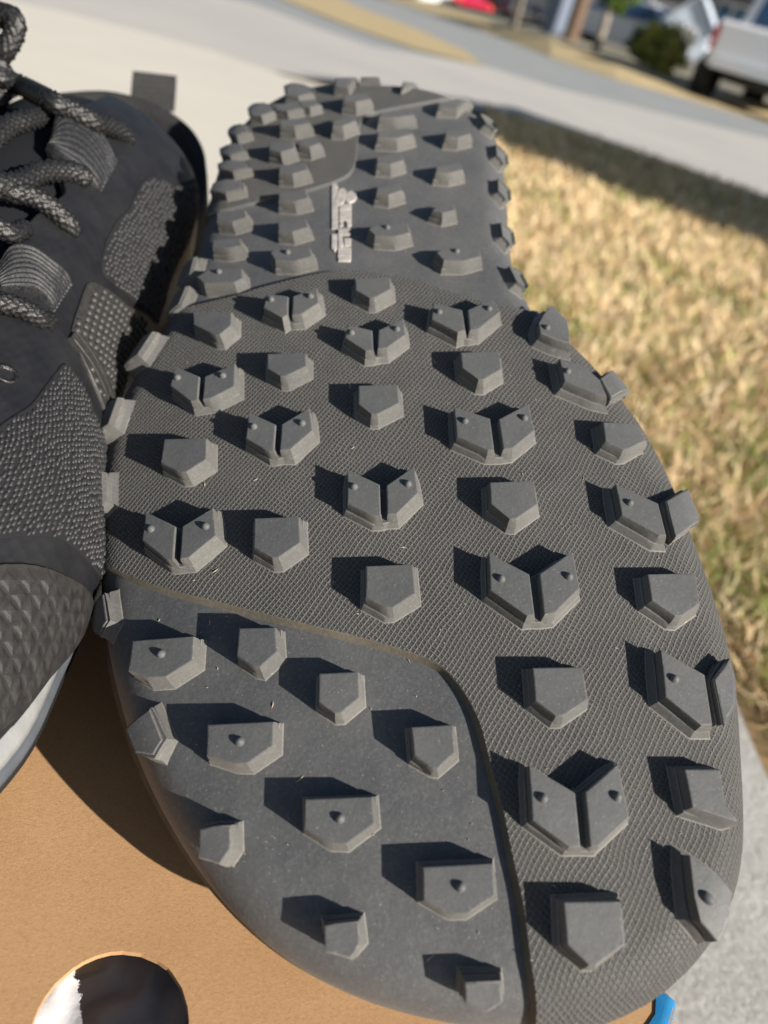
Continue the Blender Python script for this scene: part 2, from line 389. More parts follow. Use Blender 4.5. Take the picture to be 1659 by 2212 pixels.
# ------------------------------------------------------------------ cardboard shoe box
BZ = .155
cA = on_z(1462, 2158, BZ); cB = on_z(330, 1330, BZ)
ex = (cB-cA); ex[2] = 0; ex /= np.linalg.norm(ex); ey = np.array([-ex[1], ex[0], 0.])
if (on_z(1400, 2400, BZ)-cA) @ ey < 0: ey = -ey
m_card = bpy.data.materials.new('kraft_cardboard'); m_card.use_nodes = True; g = NG(m_card); tc = g.n('ShaderNodeTexCoord'); ob = tc.outputs['Object']
c = g.mix(g.ramp(g.noise(ob, 35, 5, .6), .3, .7), (.46, .265, .13), (.53, .32, .165))
mp = g.n('ShaderNodeMapping'); mp.inputs['Scale'].default_value = (1, 1.4, 1); mp.inputs['Rotation'].default_value = (0, 0, .5); g.l(ob, mp.inputs['Vector'])
c = g.mix(g.math('MULTIPLY', g.ramp(g.noise(mp.outputs[0], 1300, 4, .7), .46, .70), .46), c, (.33, .19, .09))
c = g.mix(g.math('MULTIPLY', g.ramp(g.noise(mp.outputs[0], 1900, 3, .6), .58, .72), .45), c, (.66, .43, .24))
g.l(c, g.b.inputs['Base Color']); g.b.inputs['Roughness'].default_value = .8; g.b.inputs['Specular IOR Level'].default_value = .25
bp = g.n('ShaderNodeBump'); bp.inputs['Strength'].default_value = .5; bp.inputs['Distance'].default_value = .0002
g.l(g.noise(mp.outputs[0], 1500, 5, .8), bp.inputs['Height']); g.l(bp.outputs[0], g.b.inputs['Normal'])
m_blue = mat('blue_paper_tape', (.008, .15, .36), .6, .3, col2=(.015, .19, .42), nscale=200, bump=.3)
m_tissue = mat('white_tissue', (.66, .66, .68), .95, .05, col2=(.56, .57, .60), nscale=90, bump=.4, bscale=700, bdist=.0003)
m_greycard = mat('grey_inner_paper', (.55, .47, .38), .8, .2, col2=(.70, .60, .50), nscale=60)
box = thing('cardboard_box', 'brown cardboard shoe box with round finger hole under both shoes', 'box', (*(cA-[0, 0, BZ])[:2], .016))
WX, WY = .345, .215
hc = on_z(240, 2225, BZ); hr = np.linalg.norm(on_z(240, 2062, BZ)-hc)*1.04
def bx(a, b, z): return cA[:2]*1.0 if 0 else np.array([*(cA+ex*a+ey*b)[:2], z])
rad = .003
out = []
for (ca_, cb_, a0) in ((rad, rad, math.pi), (WX-rad, rad, 1.5*math.pi), (WX-rad, WY-rad, 0), (rad, WY-rad, .5*math.pi)):
    for k in range(7):
        t = a0+k/6*math.pi/2; out.append((ca_+rad*math.cos(t), cb_+rad*math.sin(t)))
hl = [((hc-cA)@ex, (hc-cA)@ey)]
hole = [(hl[0][0]+hr*(1+.004*math.sin(k*3.3))*math.cos(k/72*2*math.pi), hl[0][1]+hr*(1+.004*math.sin(k*2.1))*math.sin(k/72*2*math.pi)) for k in range(72)]
hol = np.array(hole)
ov = [Vector(p) for p in out]; hv = [Vector(p) for p in hole]; n1, n2 = len(ov), len(hv)
grid = [Vector((x, y)) for x in np.arange(.01, WX, .012) for y in np.arange(.01, WY, .012) if math.hypot(x-hl[0][0], y-hl[0][1]) > hr+.004]
r = delaunay_2d_cdt(ov+hv+grid, [(i, (i+1) % n1) for i in range(n1)]+[(n1+i, n1+(i+1) % n2) for i in range(n2)], [], 0, 1e-7)
vs = [tuple(v) for v in r[0]]; fs = []
flip = np.cross(ex, ey)[2] < 0
for f in r[2]:
    cx_, cy_ = np.mean([vs[i] for i in f], 0)
    if math.hypot(cx_-hl[0][0], cy_-hl[0][1]) < hr*.992: continue
    if not inpoly(np.array([cx_]), np.array([cy_]), out)[0]: continue
    a = np.array([vs[i] for i in f]); ar = sum(a[i][0]*a[(i+1) % len(f)][1]-a[(i+1) % len(f)][0]*a[i][1] for i in range(len(f)))
    fs.append(list(f) if (ar > 0) != flip else list(f)[::-1])
def thickened(vs, fs, z1, z0, rim):
    n = len(vs); V = [bx(a, b, z1) for a, b in vs]+[bx(a, b, z0) for a, b in vs]
    F = fs+[[i+n for i in f][::-1] for f in fs]; cnt = {}
    for f in fs:
        for i in range(len(f)):
            e = (f[i], f[(i+1) % len(f)]); cnt[e] = 1
    for (a, b) in list(cnt):
        if (b, a) not in cnt: F.append([b, a, a+n, b+n])
    return V, F
V, F = thickened(vs, fs, BZ, BZ-.0013, None)
lid = link('lid_panel', V, F, m_card, box)
# side walls, four panels
for k, (a0, b0, a1, b1) in enumerate(((.0, .0015, WX, .0), (WX-.0015, .003, WX, WY-.003), (0, WY-.0015, WX, WY), (0, .003, .0015, WY-.003))):
    a0, a1 = sorted((a0, a1)); b0, b1 = sorted((b0, b1))
    if k in (0, 2): a0 += rad; a1 -= rad
    V = [bx(a, b, z) for z in (.018, BZ-.0015) for a, b in ((a0, b0), (a1, b0), (a1, b1), (a0, b1))]
    link('side_panel', V, [[0, 1, 2, 3], [4, 5, 6, 7], [0, 1, 5, 4], [1, 2, 6, 5], [2, 3, 7, 6], [3, 0, 4, 7]], m_card, box)
V = [bx(a, b, .018) for a, b in ((.002, .002), (WX-.002, .002), (WX-.002, WY-.002), (.002, WY-.002))]
link('base_panel', V, [[0, 1, 2, 3]], m_card, box)
# blue tape wrapping the near end edge
T = []
bs = np.linspace(.0, .05, 30)
for b in bs:
    wv = .0004*math.sin(b*900)
    for a, z in ((.0034+wv, BZ+.0003), (.002, BZ+.00035), (.0004, BZ+.0002), (-.0005, BZ-.0012), (-.0008, BZ-.004), (-.0009, BZ-.028)):
        T.append(bx(a, b+.0008, z))
F = [[i*6+j, i*6+j+1, (i+1)*6+j+1, (i+1)*6+j] for i in range(29) for j in range(5)]
link('blue_tape', T, F, m_blue, box, smooth=True)
# crumpled white tissue just inside the hole, grey paper lower down
def crumple(name, pts, z, amp, m, label, cat, step=.0012, slope=(0, 0), tear=None):
    P = np.array([(on_z(x, y, z)-cA)[:2] @ np.stack([ex[:2], ey[:2]], 1) for x, y in pts])*1000
    dense = inset_dense(P, 10); dense += rng.normal(0, .12, dense.shape)
    v, f = polyfill(dense, step*1000); v = v/1000
    q = v*1000; zz = amp*(np.sin(q[:, 0]*.7+1.2*np.sin(q[:, 1]*.45))+.6*np.abs(np.sin(q[:, 1]*.8+q[:, 0]*.5)))+rng.normal(0, amp*.06, len(q))
    V = [bx(a, b, z+h+slope[0]*(a-v[0][0])+slope[1]*(b-v[0][1])) for (a, b), h in zip(v, zz)]
    o = link(name, V, f if not flip else [x[::-1] for x in f], m, smooth=True); tag(o, label, cat); return o
crumple('tissue_paper', [(-40, 2330), (-10, 2180), (40, 2100), (85, 2075), (100, 2120), (150, 2095), (164, 2100), (158, 2113), (172, 2120), (166, 2140), (178, 2150), (170, 2165), (175, 2185), (178, 2225), (172, 2330)], BZ-.0035, .0004, m_tissue, 'torn white tissue paper poking up inside the finger hole', 'tissue paper')
crumple('inner_paper', [(-200, 2000), (600, 1950), (700, 2500), (-200, 2500)], BZ-.014, .002, m_greycard, 'dark grey paper lying down inside the box below the hole', 'paper', step=.003)
# ------------------------------------------------------------------ the upturned shoe: sole facing the camera
SHO = c2w(SM(np.array([[0., 100.]]), 0)[0]); SHO[2] = BZ
shoe = thing('upturned_shoe', 'dark trail running shoe lying upside down with its whole lugged sole showing', 'shoe', tuple(SHO))
def ring_poly(e, n=360): return O+ON*e
Lo = ring_poly(12.0)
vs, fs = polyfill(Lo, 1.5)
P = [SM(vs, 0)]; n0 = len(vs); F = list(fs); m = len(Lo)
prof = [(9.0, 10.5), (9.0, 15), (7.8, 22), (5.5, 27), (3.0, 30), (-3, 34), (-9, 38)]
smooth_o = link('outsole_base', c2w(P[0]), F, M['smooth'], shoe, smooth=True)
V = [SM(ring_poly(11.8), -.05)]
for a, d in prof:
    pl = O+ON*a; w = Wb(pl[:, 1])+Wu(pl[:, 0]); s = dWb(pl[:, 1]); k = 1/np.sqrt(1+s*s); NN = (Nn[None]-s[:, None]*Ll[None])*k[:, None]
    f = np.clip((pl[:, 1]+5)/80, .12, 1)
    dr = 9+(d-9)*f
    V.append(Nn[None]*(-PD+w)[:, None]+pl[:, :1]*Xx+pl[:, 1:2]*Ll[None]-dr[:, None]*NN)
F = []
for k in range(len(V)-1):
    for i in range(m):
        j = (i+1) % m; F.append([k*m+i, (k+1)*m+i, (k+1)*m+j, k*m+j])
V.append(V[-1].mean(0)[None]); top = len(V)
last = (len(V)-2)*m
for i in range(m): F.append([last+i, (len(V)-1)*m, last+(i+1) % m])
area = .5*np.sum(O[:, 0]*np.roll(O[:, 1], -1)-np.roll(O[:, 0], -1)*O[:, 1])
if area < 0: F = [f[::-1] for f in F]
link('midsole', c2w(np.vstack(V)), F, M['foam'], shoe, smooth=True)

# the upper hangs below the foam down to the box
V = []; lowz = []
base = O+ON*-5; w = Wb(base[:, 1])+Wu(base[:, 0]); f = np.clip((base[:, 1]+5)/80, .12, 1)
b0 = c2w(Nn[None]*(-PD+w)[:, None]+base[:, :1]*Xx+base[:, 1:2]*Ll[None]-(9+16*f)[:, None]*Nn[None]); ce = b0.mean(0); zl = BZ+.0012
for k in range(9):
    t = k/8; q = b0.copy(); q[:, 2] = b0[:, 2]*(1-t)+zl*t
    q[:, :2] = ce[:2]+(b0[:, :2]-ce[:2])*(1-.05*math.sin(t*2.2)-.22*t**3); V.append(q)
F = []
for k in range(8):
    for i in range(m):
        j = (i+1) % m; F.append([k*m+i, (k+1)*m+i, (k+1)*m+j, k*m+j])
F.append([8*m+i for i in range(m)])
link('upper', np.vstack(V), F, mat('black_knit_upper', (.014, .014, .017), .8, .3, col2=(.03, .03, .033), nscale=800, bump=.5), shoe, smooth=True)

def idx_near(px):
    q, _ = unp([px], 0); _, c, _ = closest(q); return int(((O-c)**2).sum(1).argmin())
def outer(i0, i1, e, via):
    """outline walk from i0 to i1 passing index via, offset e outward"""
    n = len(O); fwd = [(i0+k) % n for k in range((i1-i0) % n+1)]; bwd = [(i0-k) % n for k in range((i0-i1) % n+1)]
    seq = fwd if via in fwd else bwd
    return np.array([O[i]+ON[i]*e for i in seq[::2]])
def dens(P, step=1.2):
    out = []
    for a, b in zip(P[:-1], P[1:]):
        k = max(1, int(np.linalg.norm(b-a)/step)); out += [a+(b-a)*t/k for t in range(k)]
    return np.array(out+[P[-1]])
def spline(P, k=8):
    P = np.asarray(P); Q = np.vstack([2*P[0]-P[1], P, 2*P[-1]-P[-2]]); out = []
    for i in range(1, len(Q)-2):
        a, b, c, d = Q[i-1:i+3]
        for t in np.linspace(0, 1, k, endpoint=False):
            out.append(.5*((2*b)+(-a+c)*t+(2*a-5*b+4*c-d)*t*t+(-a+3*b-3*c+d)*t**3))
    return np.array(out+[P[-1]])
HS = 1.5
# boundary between the woven forefoot panel and the smooth toe (from the left edge to the toe tip)
toe_line = spline(unp([(222, 1222), (330, 1262), (480, 1302), (640, 1342), (800, 1382), (930, 1425), (985, 1470), (1030, 1545), (1058, 1640), (1085, 1740), (1108, 1850), (1132, 1960), (1148, 2080), (1160, 2185)], HS)[0])
heel_line = spline(unp([(1145, 672), (1080, 660), (1000, 638), (900, 607), (850, 597), (800, 588), (740, 583), (680, 592), (620, 606), (560, 622), (500, 640), (430, 657), (405, 663)], HS)[0])
i_tl, i_tt = idx_near((222, 1222)), idx_near((1160, 2200)); i_hr, i_hl = idx_near((1140, 672)), idx_near((405, 663))
right = outer(i_tt, i_hr, 11.3, idx_near((1560, 1500))); left = outer(i_hl, i_tl, 11.3, idx_near((230, 1000)))
panel = np.vstack([dens(toe_line), dens(np.vstack([toe_line[-1], right[0]]))[1:-1], right, dens(np.vstack([right[-1], heel_line[0]]))[1:-1], dens(heel_line), dens(np.vstack([heel_line[-1], left[0]]))[1:-1], left, dens(np.vstack([left[-1], toe_line[0]]))[1:-1]])
def clean(P, tol=.25):
    out = [P[0]]
    for p in P[1:]:
        if np.linalg.norm(p-out[-1]) > tol: out.append(p)
    if np.linalg.norm(out[0]-out[-1]) < tol: out.pop()
    return np.array(out)
panel = clean(panel)
V, F, U, fmi = slab_mesh(panel, -.1, HS, 1.3)
link('woven_forefoot_panel', c2w(V), F, None, shoe, uv=U, mats=[M['weave'], M['bevel']], fm=fmi)
def auto_smooth(o, ang=35):
    me = o.data; me.polygons.foreach_set('use_smooth', [True]*len(me.polygons))
    bm = bmesh.new(); bm.from_mesh(me)
    for e in bm.edges:
        if len(e.link_faces) == 2 and e.calc_face_angle(0) > math.radians(ang): e.smooth = False
    bm.to_mesh(me); bm.free()
HH = 1.0
patch_line = spline(unp([(975, 206), (935, 216), (868, 228), (806, 242), (779, 262), (772, 300), (767, 345), (755, 372), (728, 388), (700, 398), (655, 411), (600, 424), (540, 438), (475, 455)], HH)[0])
i_a, i_b = idx_near((985, 205)), idx_near((460, 455))
lp = outer(i_b, i_a, 11.3, idx_near((560, 235)))
hp = clean(np.vstack([dens(patch_line), dens(np.vstack([patch_line[-1], lp[0]]))[1:-1], lp, dens(np.vstack([lp[-1], patch_line[0]]))[1:-1]]))
V, F, U, fmi = slab_mesh(hp, -.1, HH, 1.5, .12)
link('woven_heel_panel', c2w(V), F, None, shoe, uv=U, mats=[M['weave'], M['lug']], fm=fmi)

CR = {2: (388.8, 129.6, .46872), 3: (172.8, 648, .46872), 4: (864, 648, .46872), 5: (172.8, 1209.6, .46872), 6: (864, 1296, .46872), 7: (0, 1468.8, .57289)}
def D(c, pts): a, b, k = CR[c]; return [(a+k*x, b+k*y) for x, y in pts]
LH = 3.8; LT = 4.2
def ccw(P):
    P = np.asarray(P); return P if .5*np.sum(P[:, 0]*np.roll(P[:, 1], -1)-np.roll(P[:, 0], -1)*P[:, 1]) > 0 else P[::-1]
def nub(parent, q, h, r=.85):
    V = []; F = []
    for k, (rr, hh) in enumerate(((r, -.1), (r*.92, .25), (r*.66, .66), (r*.28, .88))):
        for i in range(10):
            t = i/10*2*math.pi; V.append(SM(np.array([[q[0]+rr*math.cos(t), q[1]+rr*math.sin(t)]]), h+hh)[0])
    V.append(SM(np.array([q]), h+.93)[0])
    for k in range(3):
        for i in range(10): j = (i+1) % 10; F.append([k*10+i, k*10+j, (k+1)*10+j, (k+1)*10+i])
    for i in range(10): F.append([30+i, 30+(i+1) % 10, 40])
    link('nub', c2w(V), F, M['lug'], parent, smooth=True)
def lug(tops, base, nubs=(), plinth=None, name='lug', flare=None, lh=LH):
    """tops: list of uv polygons; base: height the lug stands on"""
    P = []; F = []; n = 0
    def add(V, f):
        nonlocal n
        P.append(V); F.extend([[i+n for i in x] for x in f]); n += len(V)
    H = base+lh
    if flare is None: flare = .95 if base > 1.2 else .75
    pl = ccw(plinth if plinth is not None else tops[0])
    w = rng.normal(0, .04, pl.shape)
    pl = pl+w
    for t in tops:
        t = ccw(t); t = t+rng.normal(0, .05, t.shape)
        t3 = inset_dense(t, 3)
        aw = t.mean(0) if len(tops) == 1 else np.mean([x.mean(0) for x in tops], 0)
        sp = len(tops) > 1 or name == 'split_lug'
        sf = (lambda a, b: (slope(t3, a, b, aw) if len(tops) > 1 else slope(t3, a, b)))
        aa = .08 if sp else .22
        add(*lug_mesh([(offset_poly(t3, -.26), H), (offset_poly(t3, -.09), H-.06), (t3, H-.24), (sf(aa, .26), base+2.4), (sf(aa+.06, .45), base+1.1)]))
    p3 = inset_dense(pl, 4)
    add(*lug_mesh([(offset_poly(p3, .40), base+1.6), (offset_poly(p3, .52), base+1.45), (offset_poly(p3, flare), base+.12), (offset_poly(p3, flare+.4), base-.12)]))
    Vw = c2w(np.vstack(P)); n0 = BASIS@((SM(pl.mean(0)[None], 1)-SM(pl.mean(0)[None], 0))[0]); fm = []
    for f in F:
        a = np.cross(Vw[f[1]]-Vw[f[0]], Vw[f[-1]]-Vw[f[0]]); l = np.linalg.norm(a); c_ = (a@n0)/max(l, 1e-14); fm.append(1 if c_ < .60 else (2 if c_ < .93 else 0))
    o = link(name, Vw, F, None, shoe, mats=[M['lug'], M['dusty_lit'], M['worn']], fm=fm); auto_smooth(o, 28)
    for q in nubs: nub(o, q, H)
    return o
def slope(t, a, b, away=None):                            # walls facing toe and right are flared, the others steep
    d = offset_poly(t, 1.0)-t; k = np.clip((d@np.array([.75, -.66]))/np.linalg.norm(d, axis=1), 0, 1); k = np.clip(k*1.6, 0, 1)
    if away is not None: k = k*(((t-away)*d).sum(1) > 1.2)
    return t+d*(a+b*k)[:, None]
def pull(q, lim):                                # keep the outer corners on the rolled edge
    d, c_, nn = closest(q); return np.where((d > lim)[:, None], c_+nn*lim, q)
# five-sided lugs of the woven forefoot
PENT = [(3, [(520,55),(700,55),(697,115),(632,163),(523,112)]), (3, [(862,247),(1040,243),(1042,305),(935,352),(862,316)]),
 (3, [(1282,392),(1465,390),(1470,475),(1355,530),(1282,480)]), (3, [(385,640),(583,637),(582,735),(475,797),(372,750)]),
 (3, [(803,1005),(1010,998),(1015,1120),(900,1190),(800,1142)]), (5, [(1318,25),(1532,17),(1547,155),(1425,225),(1315,175)]),
 (4, [(280,240),(458,235),(468,320),(375,370),(288,312)]), (2, [(808,1005),(968,1000),(972,1055),(885,1098),(810,1062)]),
 (4, [(413,840),(617,832),(637,940),(520,1015),(420,940)]), (4, [(1142,1262),(1365,1258),(1385,1400),(1285,1462),(1160,1385)]),
 (6, [(612,312),(840,308),(865,460),(735,540),(625,465)]), (6, [(1313,780),(1478,780),(1505,950),(1450,1030),(1350,960)]),
 (6, [(757,1395),(1020,1388),(1040,1585),(890,1690),(770,1590)]), (4, [(935,560),(1100,570),(1135,645),(1040,692),(950,655)])]
rep = []
for c, p in PENT:
    q, e = unp(D(c, p), HS+LH); q = pull(q, 2.5); b_ = q[3]; q = np.array([q[0], q[1], q[2], b_+(q[2]-b_)*.13, b_+(q[4]-b_)*.13, q[4]]); q[3:5] += (b_-q[3:5].mean(0))*.6; lug([q], HS)
YL = [(3, [(437,305),(550,352),(540,462),(512,466),(415,395)], [(575,352),(713,290),(710,398),(605,452),(565,458)], [(445,352), (655,343)]),
 (3, [(778,515),(903,572),(893,697),(868,697),(765,637)], [(930,572),(1060,495),(1070,600),(970,690),(922,690)], [(798,578), (1022,562)]),
 (3, [(1232,780),(1380,850),(1383,997),(1352,997),(1232,938)], [(1412,852),(1540,765),(1560,888),(1460,985),(1415,988)], [(1262,855), (1512,842)]),
 (3, [(303,975),(440,1042),(430,1198),(400,1198),(283,1108)], [(472,1042),(612,955),(625,1085),(500,1190),(462,1194)], [(322,1050), (575,1038)]),
 (3, [(1235,112),(1345,140),(1350,232),(1315,235),(1222,175)], [(1375,138),(1490,85),(1498,160),(1415,222),(1372,226)], [(1250,145), (1460,128)]),
 (4, [(250,490),(415,545),(432,690),(405,690),(262,630)], [(455,548),(592,475),(622,600),(520,682),(475,688)], [(300,552), (575,538)]),
 (4, [(410,1165),(598,1262),(618,1450),(585,1455),(418,1340)], [(642,1260),(795,1155),(830,1330),(715,1445),(662,1453)], [(468,1280), (782,1270)]),
 (6, [(597,765),(805,887),(832,1140),(780,1138),(610,1018)], [(855,887),(1010,755),(1060,1005),(915,1140),(878,1140)], [(662,912), (1005,905)]),
 (2, [(400,1075),(498,1090),(498,1172),(472,1188),(382,1142)], [(520,1088),(630,1048),(640,1118),(560,1172),(515,1176)], [(418,1098), (600,1083)]),
 (2, [(1168,1118),(1300,1152),(1313,1245),(1280,1255),(1160,1195)], [(1325,1150),(1440,1100),(1475,1160),(1375,1240),(1335,1247)], [(1195,1155), (1425,1140)])]
for c, L, Rr, nb in YL:
    a, e1 = unp(D(c, L), HS+LH); b, e2 = unp(D(c, Rr), HS+LH); rep.append(max(e1.max(), e2.max())); nq, _ = unp(D(c, nb), HS+LH+.5)
    pl = np.array([a[0], a[1], b[0], b[1], b[2], b[3], b[4], a[2], a[3], a[4]])
    lug([a, b], HS, nq, plinth=pl, name='split_lug')
# split lugs that wrap over the right edge: left blade as seen, the far blade mirrored across the channel
EL = [(4, [(640,105),(735,135),(795,180),(785,200),(715,180),(648,152)], [(680,122)], None),
 (4, [(738,270),(850,300),(925,370),(955,447),(905,435),(760,375)], [(775,323)], [(925,360),(975,365),(1035,425),(1050,462),(975,450)]),
 (4, [(995,848),(1190,935),(1230,1088),(1195,1085),(1022,990)], [(1062,930)], [(1228,925),(1315,915),(1355,985),(1362,1055),(1270,1092)]),
 (6, [(1203,228),(1405,345),(1440,575),(1390,578),(1225,450)], [(1270,360)], [(1452,365),(1522,270),(1545,370),(1545,480),(1492,572)]),
 (6, [(1335,1175),(1465,1265),(1535,1350),(1500,1530),(1465,1580),(1385,1485)], [(1425,1375)], None)]
for c, L, nb, Rr in EL:
    a, e1 = unp(D(c, L), HS+LH); a = pull(a, 7.5 if Rr is not None else 5.0); nq, _ = unp(D(c, nb), HS+LH+.5); rep.append(e1.max())
    if Rr is not None:
        b, e2 = unp(D(c, Rr), HS+2.6); rep.append(e2.max()); b = pull(b, 9)
        pl = None
        lug([a], HS, nq, name='split_lug', flare=1.3); lug([b], HS, name='split_lug', flare=.4, lh=2.6)
    else:
        k = len(a)//2 if len(a) > 5 else 2
        lug([a], HS, nq, name='split_lug', flare=1.3)
# small and wide lugs of the smooth toe
for c, p in [(5, [(730,315),(903,308),(910,420),(828,495),(800,490),(723,440)]), (5, [(1100,523),(1285,515),(1290,635),(1205,705),(1175,708),(1098,655)]),
             (6, [(52,585),(245,578),(255,705),(175,777),(150,775),(62,720)]), (7, [(752,562),(872,545),(868,640),(830,695),(775,658)]),
             (7, [(1222,925),(1352,908),(1358,1000),(1322,1055),(1228,1030)]), (6, [(300,1760),(465,1752),(472,1860),(400,1905),(300,1860)])]:
    q, e = unp(D(c, p), LT); rep.append(e.max()); lug([q], 0, lh=LT)
for c, p, nb in [(5, [(240,372),(525,350),(518,462),(395,540),(305,545),(220,512)], (370,430)), (5, [(587,757),(893,745),(890,860),(770,940),(705,940),(583,900)], (733,835)),
                 (5, [(1035,1103),(1350,1092),(1358,1215),(1225,1310),(1150,1310),(1033,1235)], (1197,1190)), (6, [(105,1230),(427,1213),(440,1362),(310,1450),(235,1450),(110,1380)], (280,1322))]:
    q, e = unp(D(c, p), LT); nq, _ = unp(D(c, [nb]), LT+.4); rep.append(e.max()); lug([q], 0, nq, name='wide_lug', lh=LT)
# lugs wrapped round the left edge, given where their inner wall meets the sole
def edge_lug(px, base, sx, sy, skew=0., flare=1.2, lh=LH, name='edge_lug', e0=4.0):
    q, _ = unp([px], base); _, c, nn = closest(q); c = c[0]; nn = nn[0]; t = np.array([-nn[1], nn[0]])
    if t[1] < 0: t = -t
    a = e0
    P = [c+nn*a+t*(sy*.5), c+nn*(a+sx)+t*(sy*.5+skew), c+nn*(a+sx)+t*(-sy*.15+skew), c+nn*(a+sx*.45)-t*(sy*.55), c+nn*a-t*(sy*.35)]
    lug([np.array(P)], base, flare=flare, lh=lh, name=name)
for px, e0 in (((350, 765), 3.2), ((300, 905), 2.4), ((272, 1060), 2.2)): edge_lug(px, HS, 8, 9, e0=e0, lh=3.2)
for px, e0 in (((268, 1315), 3.6), ((352, 1578), .6)): edge_lug(px, 0, 4.6, 7.2, e0=e0, lh=2.6)
# heel lugs
HL = [[(75,1000),(130,965),(285,960),(290,1005),(250,1025),(110,1030)], [(415,885),(455,868),(600,865),(610,905),(530,925),(440,925)],
 [(1180,885),(1230,868),(1380,868),(1388,905),(1310,925),(1215,925)], [(870,780),(890,762),(1050,752),(1060,795),(990,815),(900,810)],
 [(150,830),(275,820),(285,855),(220,868),(148,862)], [(450,745),(580,735),(590,770),(520,790),(455,785)], [(1165,690),(1200,670),(1262,660),(1268,692),(1210,705)],
 [(168,700),(300,690),(305,725),(240,745),(170,740)], [(455,610),(580,598),(590,635),(530,650),(455,645)], [(905,592),(1010,570),(1025,600),(960,620),(905,612)],
 [(165,580),(285,570),(290,605),(215,625),(150,618)], [(460,500),(580,490),(590,520),(520,540),(460,535)], [(185,490),(300,478),(320,508),(250,525),(190,515)],
 [(905,445),(1020,430),(1030,460),(970,480),(910,475)], [(1180,490),(1290,475),(1305,505),(1240,520),(1180,515)], [(415,400),(528,388),(530,420),(470,440),(415,430)],
 [(550,385),(630,372),(650,398),(600,415),(550,408)], [(910,325),(1060,312),(1075,340),(1000,360),(910,355)], [(1220,330),(1330,318),(1340,340),(1280,355),(1225,350)],
 [(465,292),(580,282),(600,305),(530,320),(465,315)], [(705,297),(800,268),(810,295),(750,320),(705,320)], [(920,242),(1060,227),(1080,250),(1000,265),(920,262)],
 [(1195,195),(1330,178),(1350,205),(1270,225),(1195,222)], [(445,222),(545,207),(560,235),(500,250),(445,245)], [(555,205),(630,195),(645,220),(600,232),(560,228)],
 [(755,180),(860,165),(880,195),(810,210),(755,203)], [(1030,118),(1150,104),(1170,130),(1100,142),(1025,138)], [(720,117),(810,97),(820,125),(770,140),(720,138)],
 [(835,92),(910,84),(920,107),(870,120),(835,115)], [(500,162),(600,142),(610,165),(550,180),(495,180)], [(195,420),(290,402),(300,430),(240,450),(200,450)],
 [(235,330),(310,315),(320,345),(270,360),(235,355)], [(330,245),(420,225),(430,250),(380,270),(335,268)]]
nubs = {0: (178, 975), 1: (495, 885), 2: (1275, 880), 3: (955, 770)}
for i, p in enumerate(HL):
    hl = 2.5 if i in (22, 23, 24, 26, 27, 28, 29, 31, 32, 30, 12, 10) else 3.7
    q, e = unp(D(2, p), hl); rep.append(e.max())
    cen = q.mean(0); q = cen+(q-cen)*np.array([1.0, 1.0])
    ext = q[:, 1].max()-q[:, 1].min()
    nq = unp(D(2, [nubs[i]]), hl+.2)[0] if i in nubs else ()
    lug([q], .0 if i not in (10, 11, 12, 15, 16, 19, 20, 23, 24, 25, 27, 28, 29, 30, 31, 32) else HH, nq, name='wide_lug' if i in nubs else 'heel_lug', lh=hl)
for px, e0 in (((1070, 285), 2.5), ((1075, 350), 4.0), ((1078, 425), 4.0), ((1085, 520), 4.0), ((1115, 618), 3.5)): edge_lug(px, 0, 3.6, 6.5, e0=e0, lh=1.2, flare=1.3)
for px in ((440, 590), (408, 660), ): edge_lug(px, 0, 6, 8, e0=3, lh=2.8)
# raised maker's mark beside the heel patch: a long bar and a column of blocky letters with two dots
m_mark = mat('worn_white_print', (.50, .46, .43), .6, .3, col2=(.36, .34, .32), nscale=500)
def CRl(pts): return [((700+x*300/1659)/1.1574, (380+y*300/1659)/1.1574) for x, y in pts]
for nm, p, h in [('mark_bar', [(715,440),(770,430),(800,470),(800,1040),(790,1060),(715,1060)], .35), ('mark_bar', [(715,1130),(790,1130),(785,1340),(755,1375),(712,1330)], .35),
              ('mark_letter', [(820,720),(985,715),(985,790),(820,800)], .35), ('mark_letter', [(820,808),(985,800),(985,935),(820,945)], .35),
              ('mark_letter', [(820,955),(870,950),(872,1020),(822,1030)], .35), ('mark_letter', [(915,950),(985,945),(985,1020),(930,1030)], .35),
              ('mark_letter', [(805,1150),(855,1150),(880,1290),(850,1310),(805,1300)], .35), ('mark_letter', [(885,1190),(980,1190),(980,1290),(890,1300)], .35),
              ('mark_letter', [(800,1315),(980,1312),(982,1430),(800,1435)], .35), ('mark_letter', [(798,1442),(982,1438),(978,1500),(960,1510),(805,1508)], .35),
              ('mark_letter', [(805,1055),(970,1050),(972,1140),(805,1142)], .5),
              ('mark_dot', [(815,510),(880,490),(915,530),(915,640),(880,690),(830,730),(770,735),(745,690),(790,600)], .45), ('mark_dot', [(915,560),(990,530),(1050,570),(1062,620),(1030,670),(960,700),(915,690)], .45)]:
    q, _ = unp(CRl(p), h); q = ccw(q); q3 = inset_dense(q, 2)
    V, F = lug_mesh([(offset_poly(q3, -.12), h), (q3, h-.15), (q3, -.05)])
    o = link(nm, c2w(V), F, m_mark, shoe); auto_smooth(o)

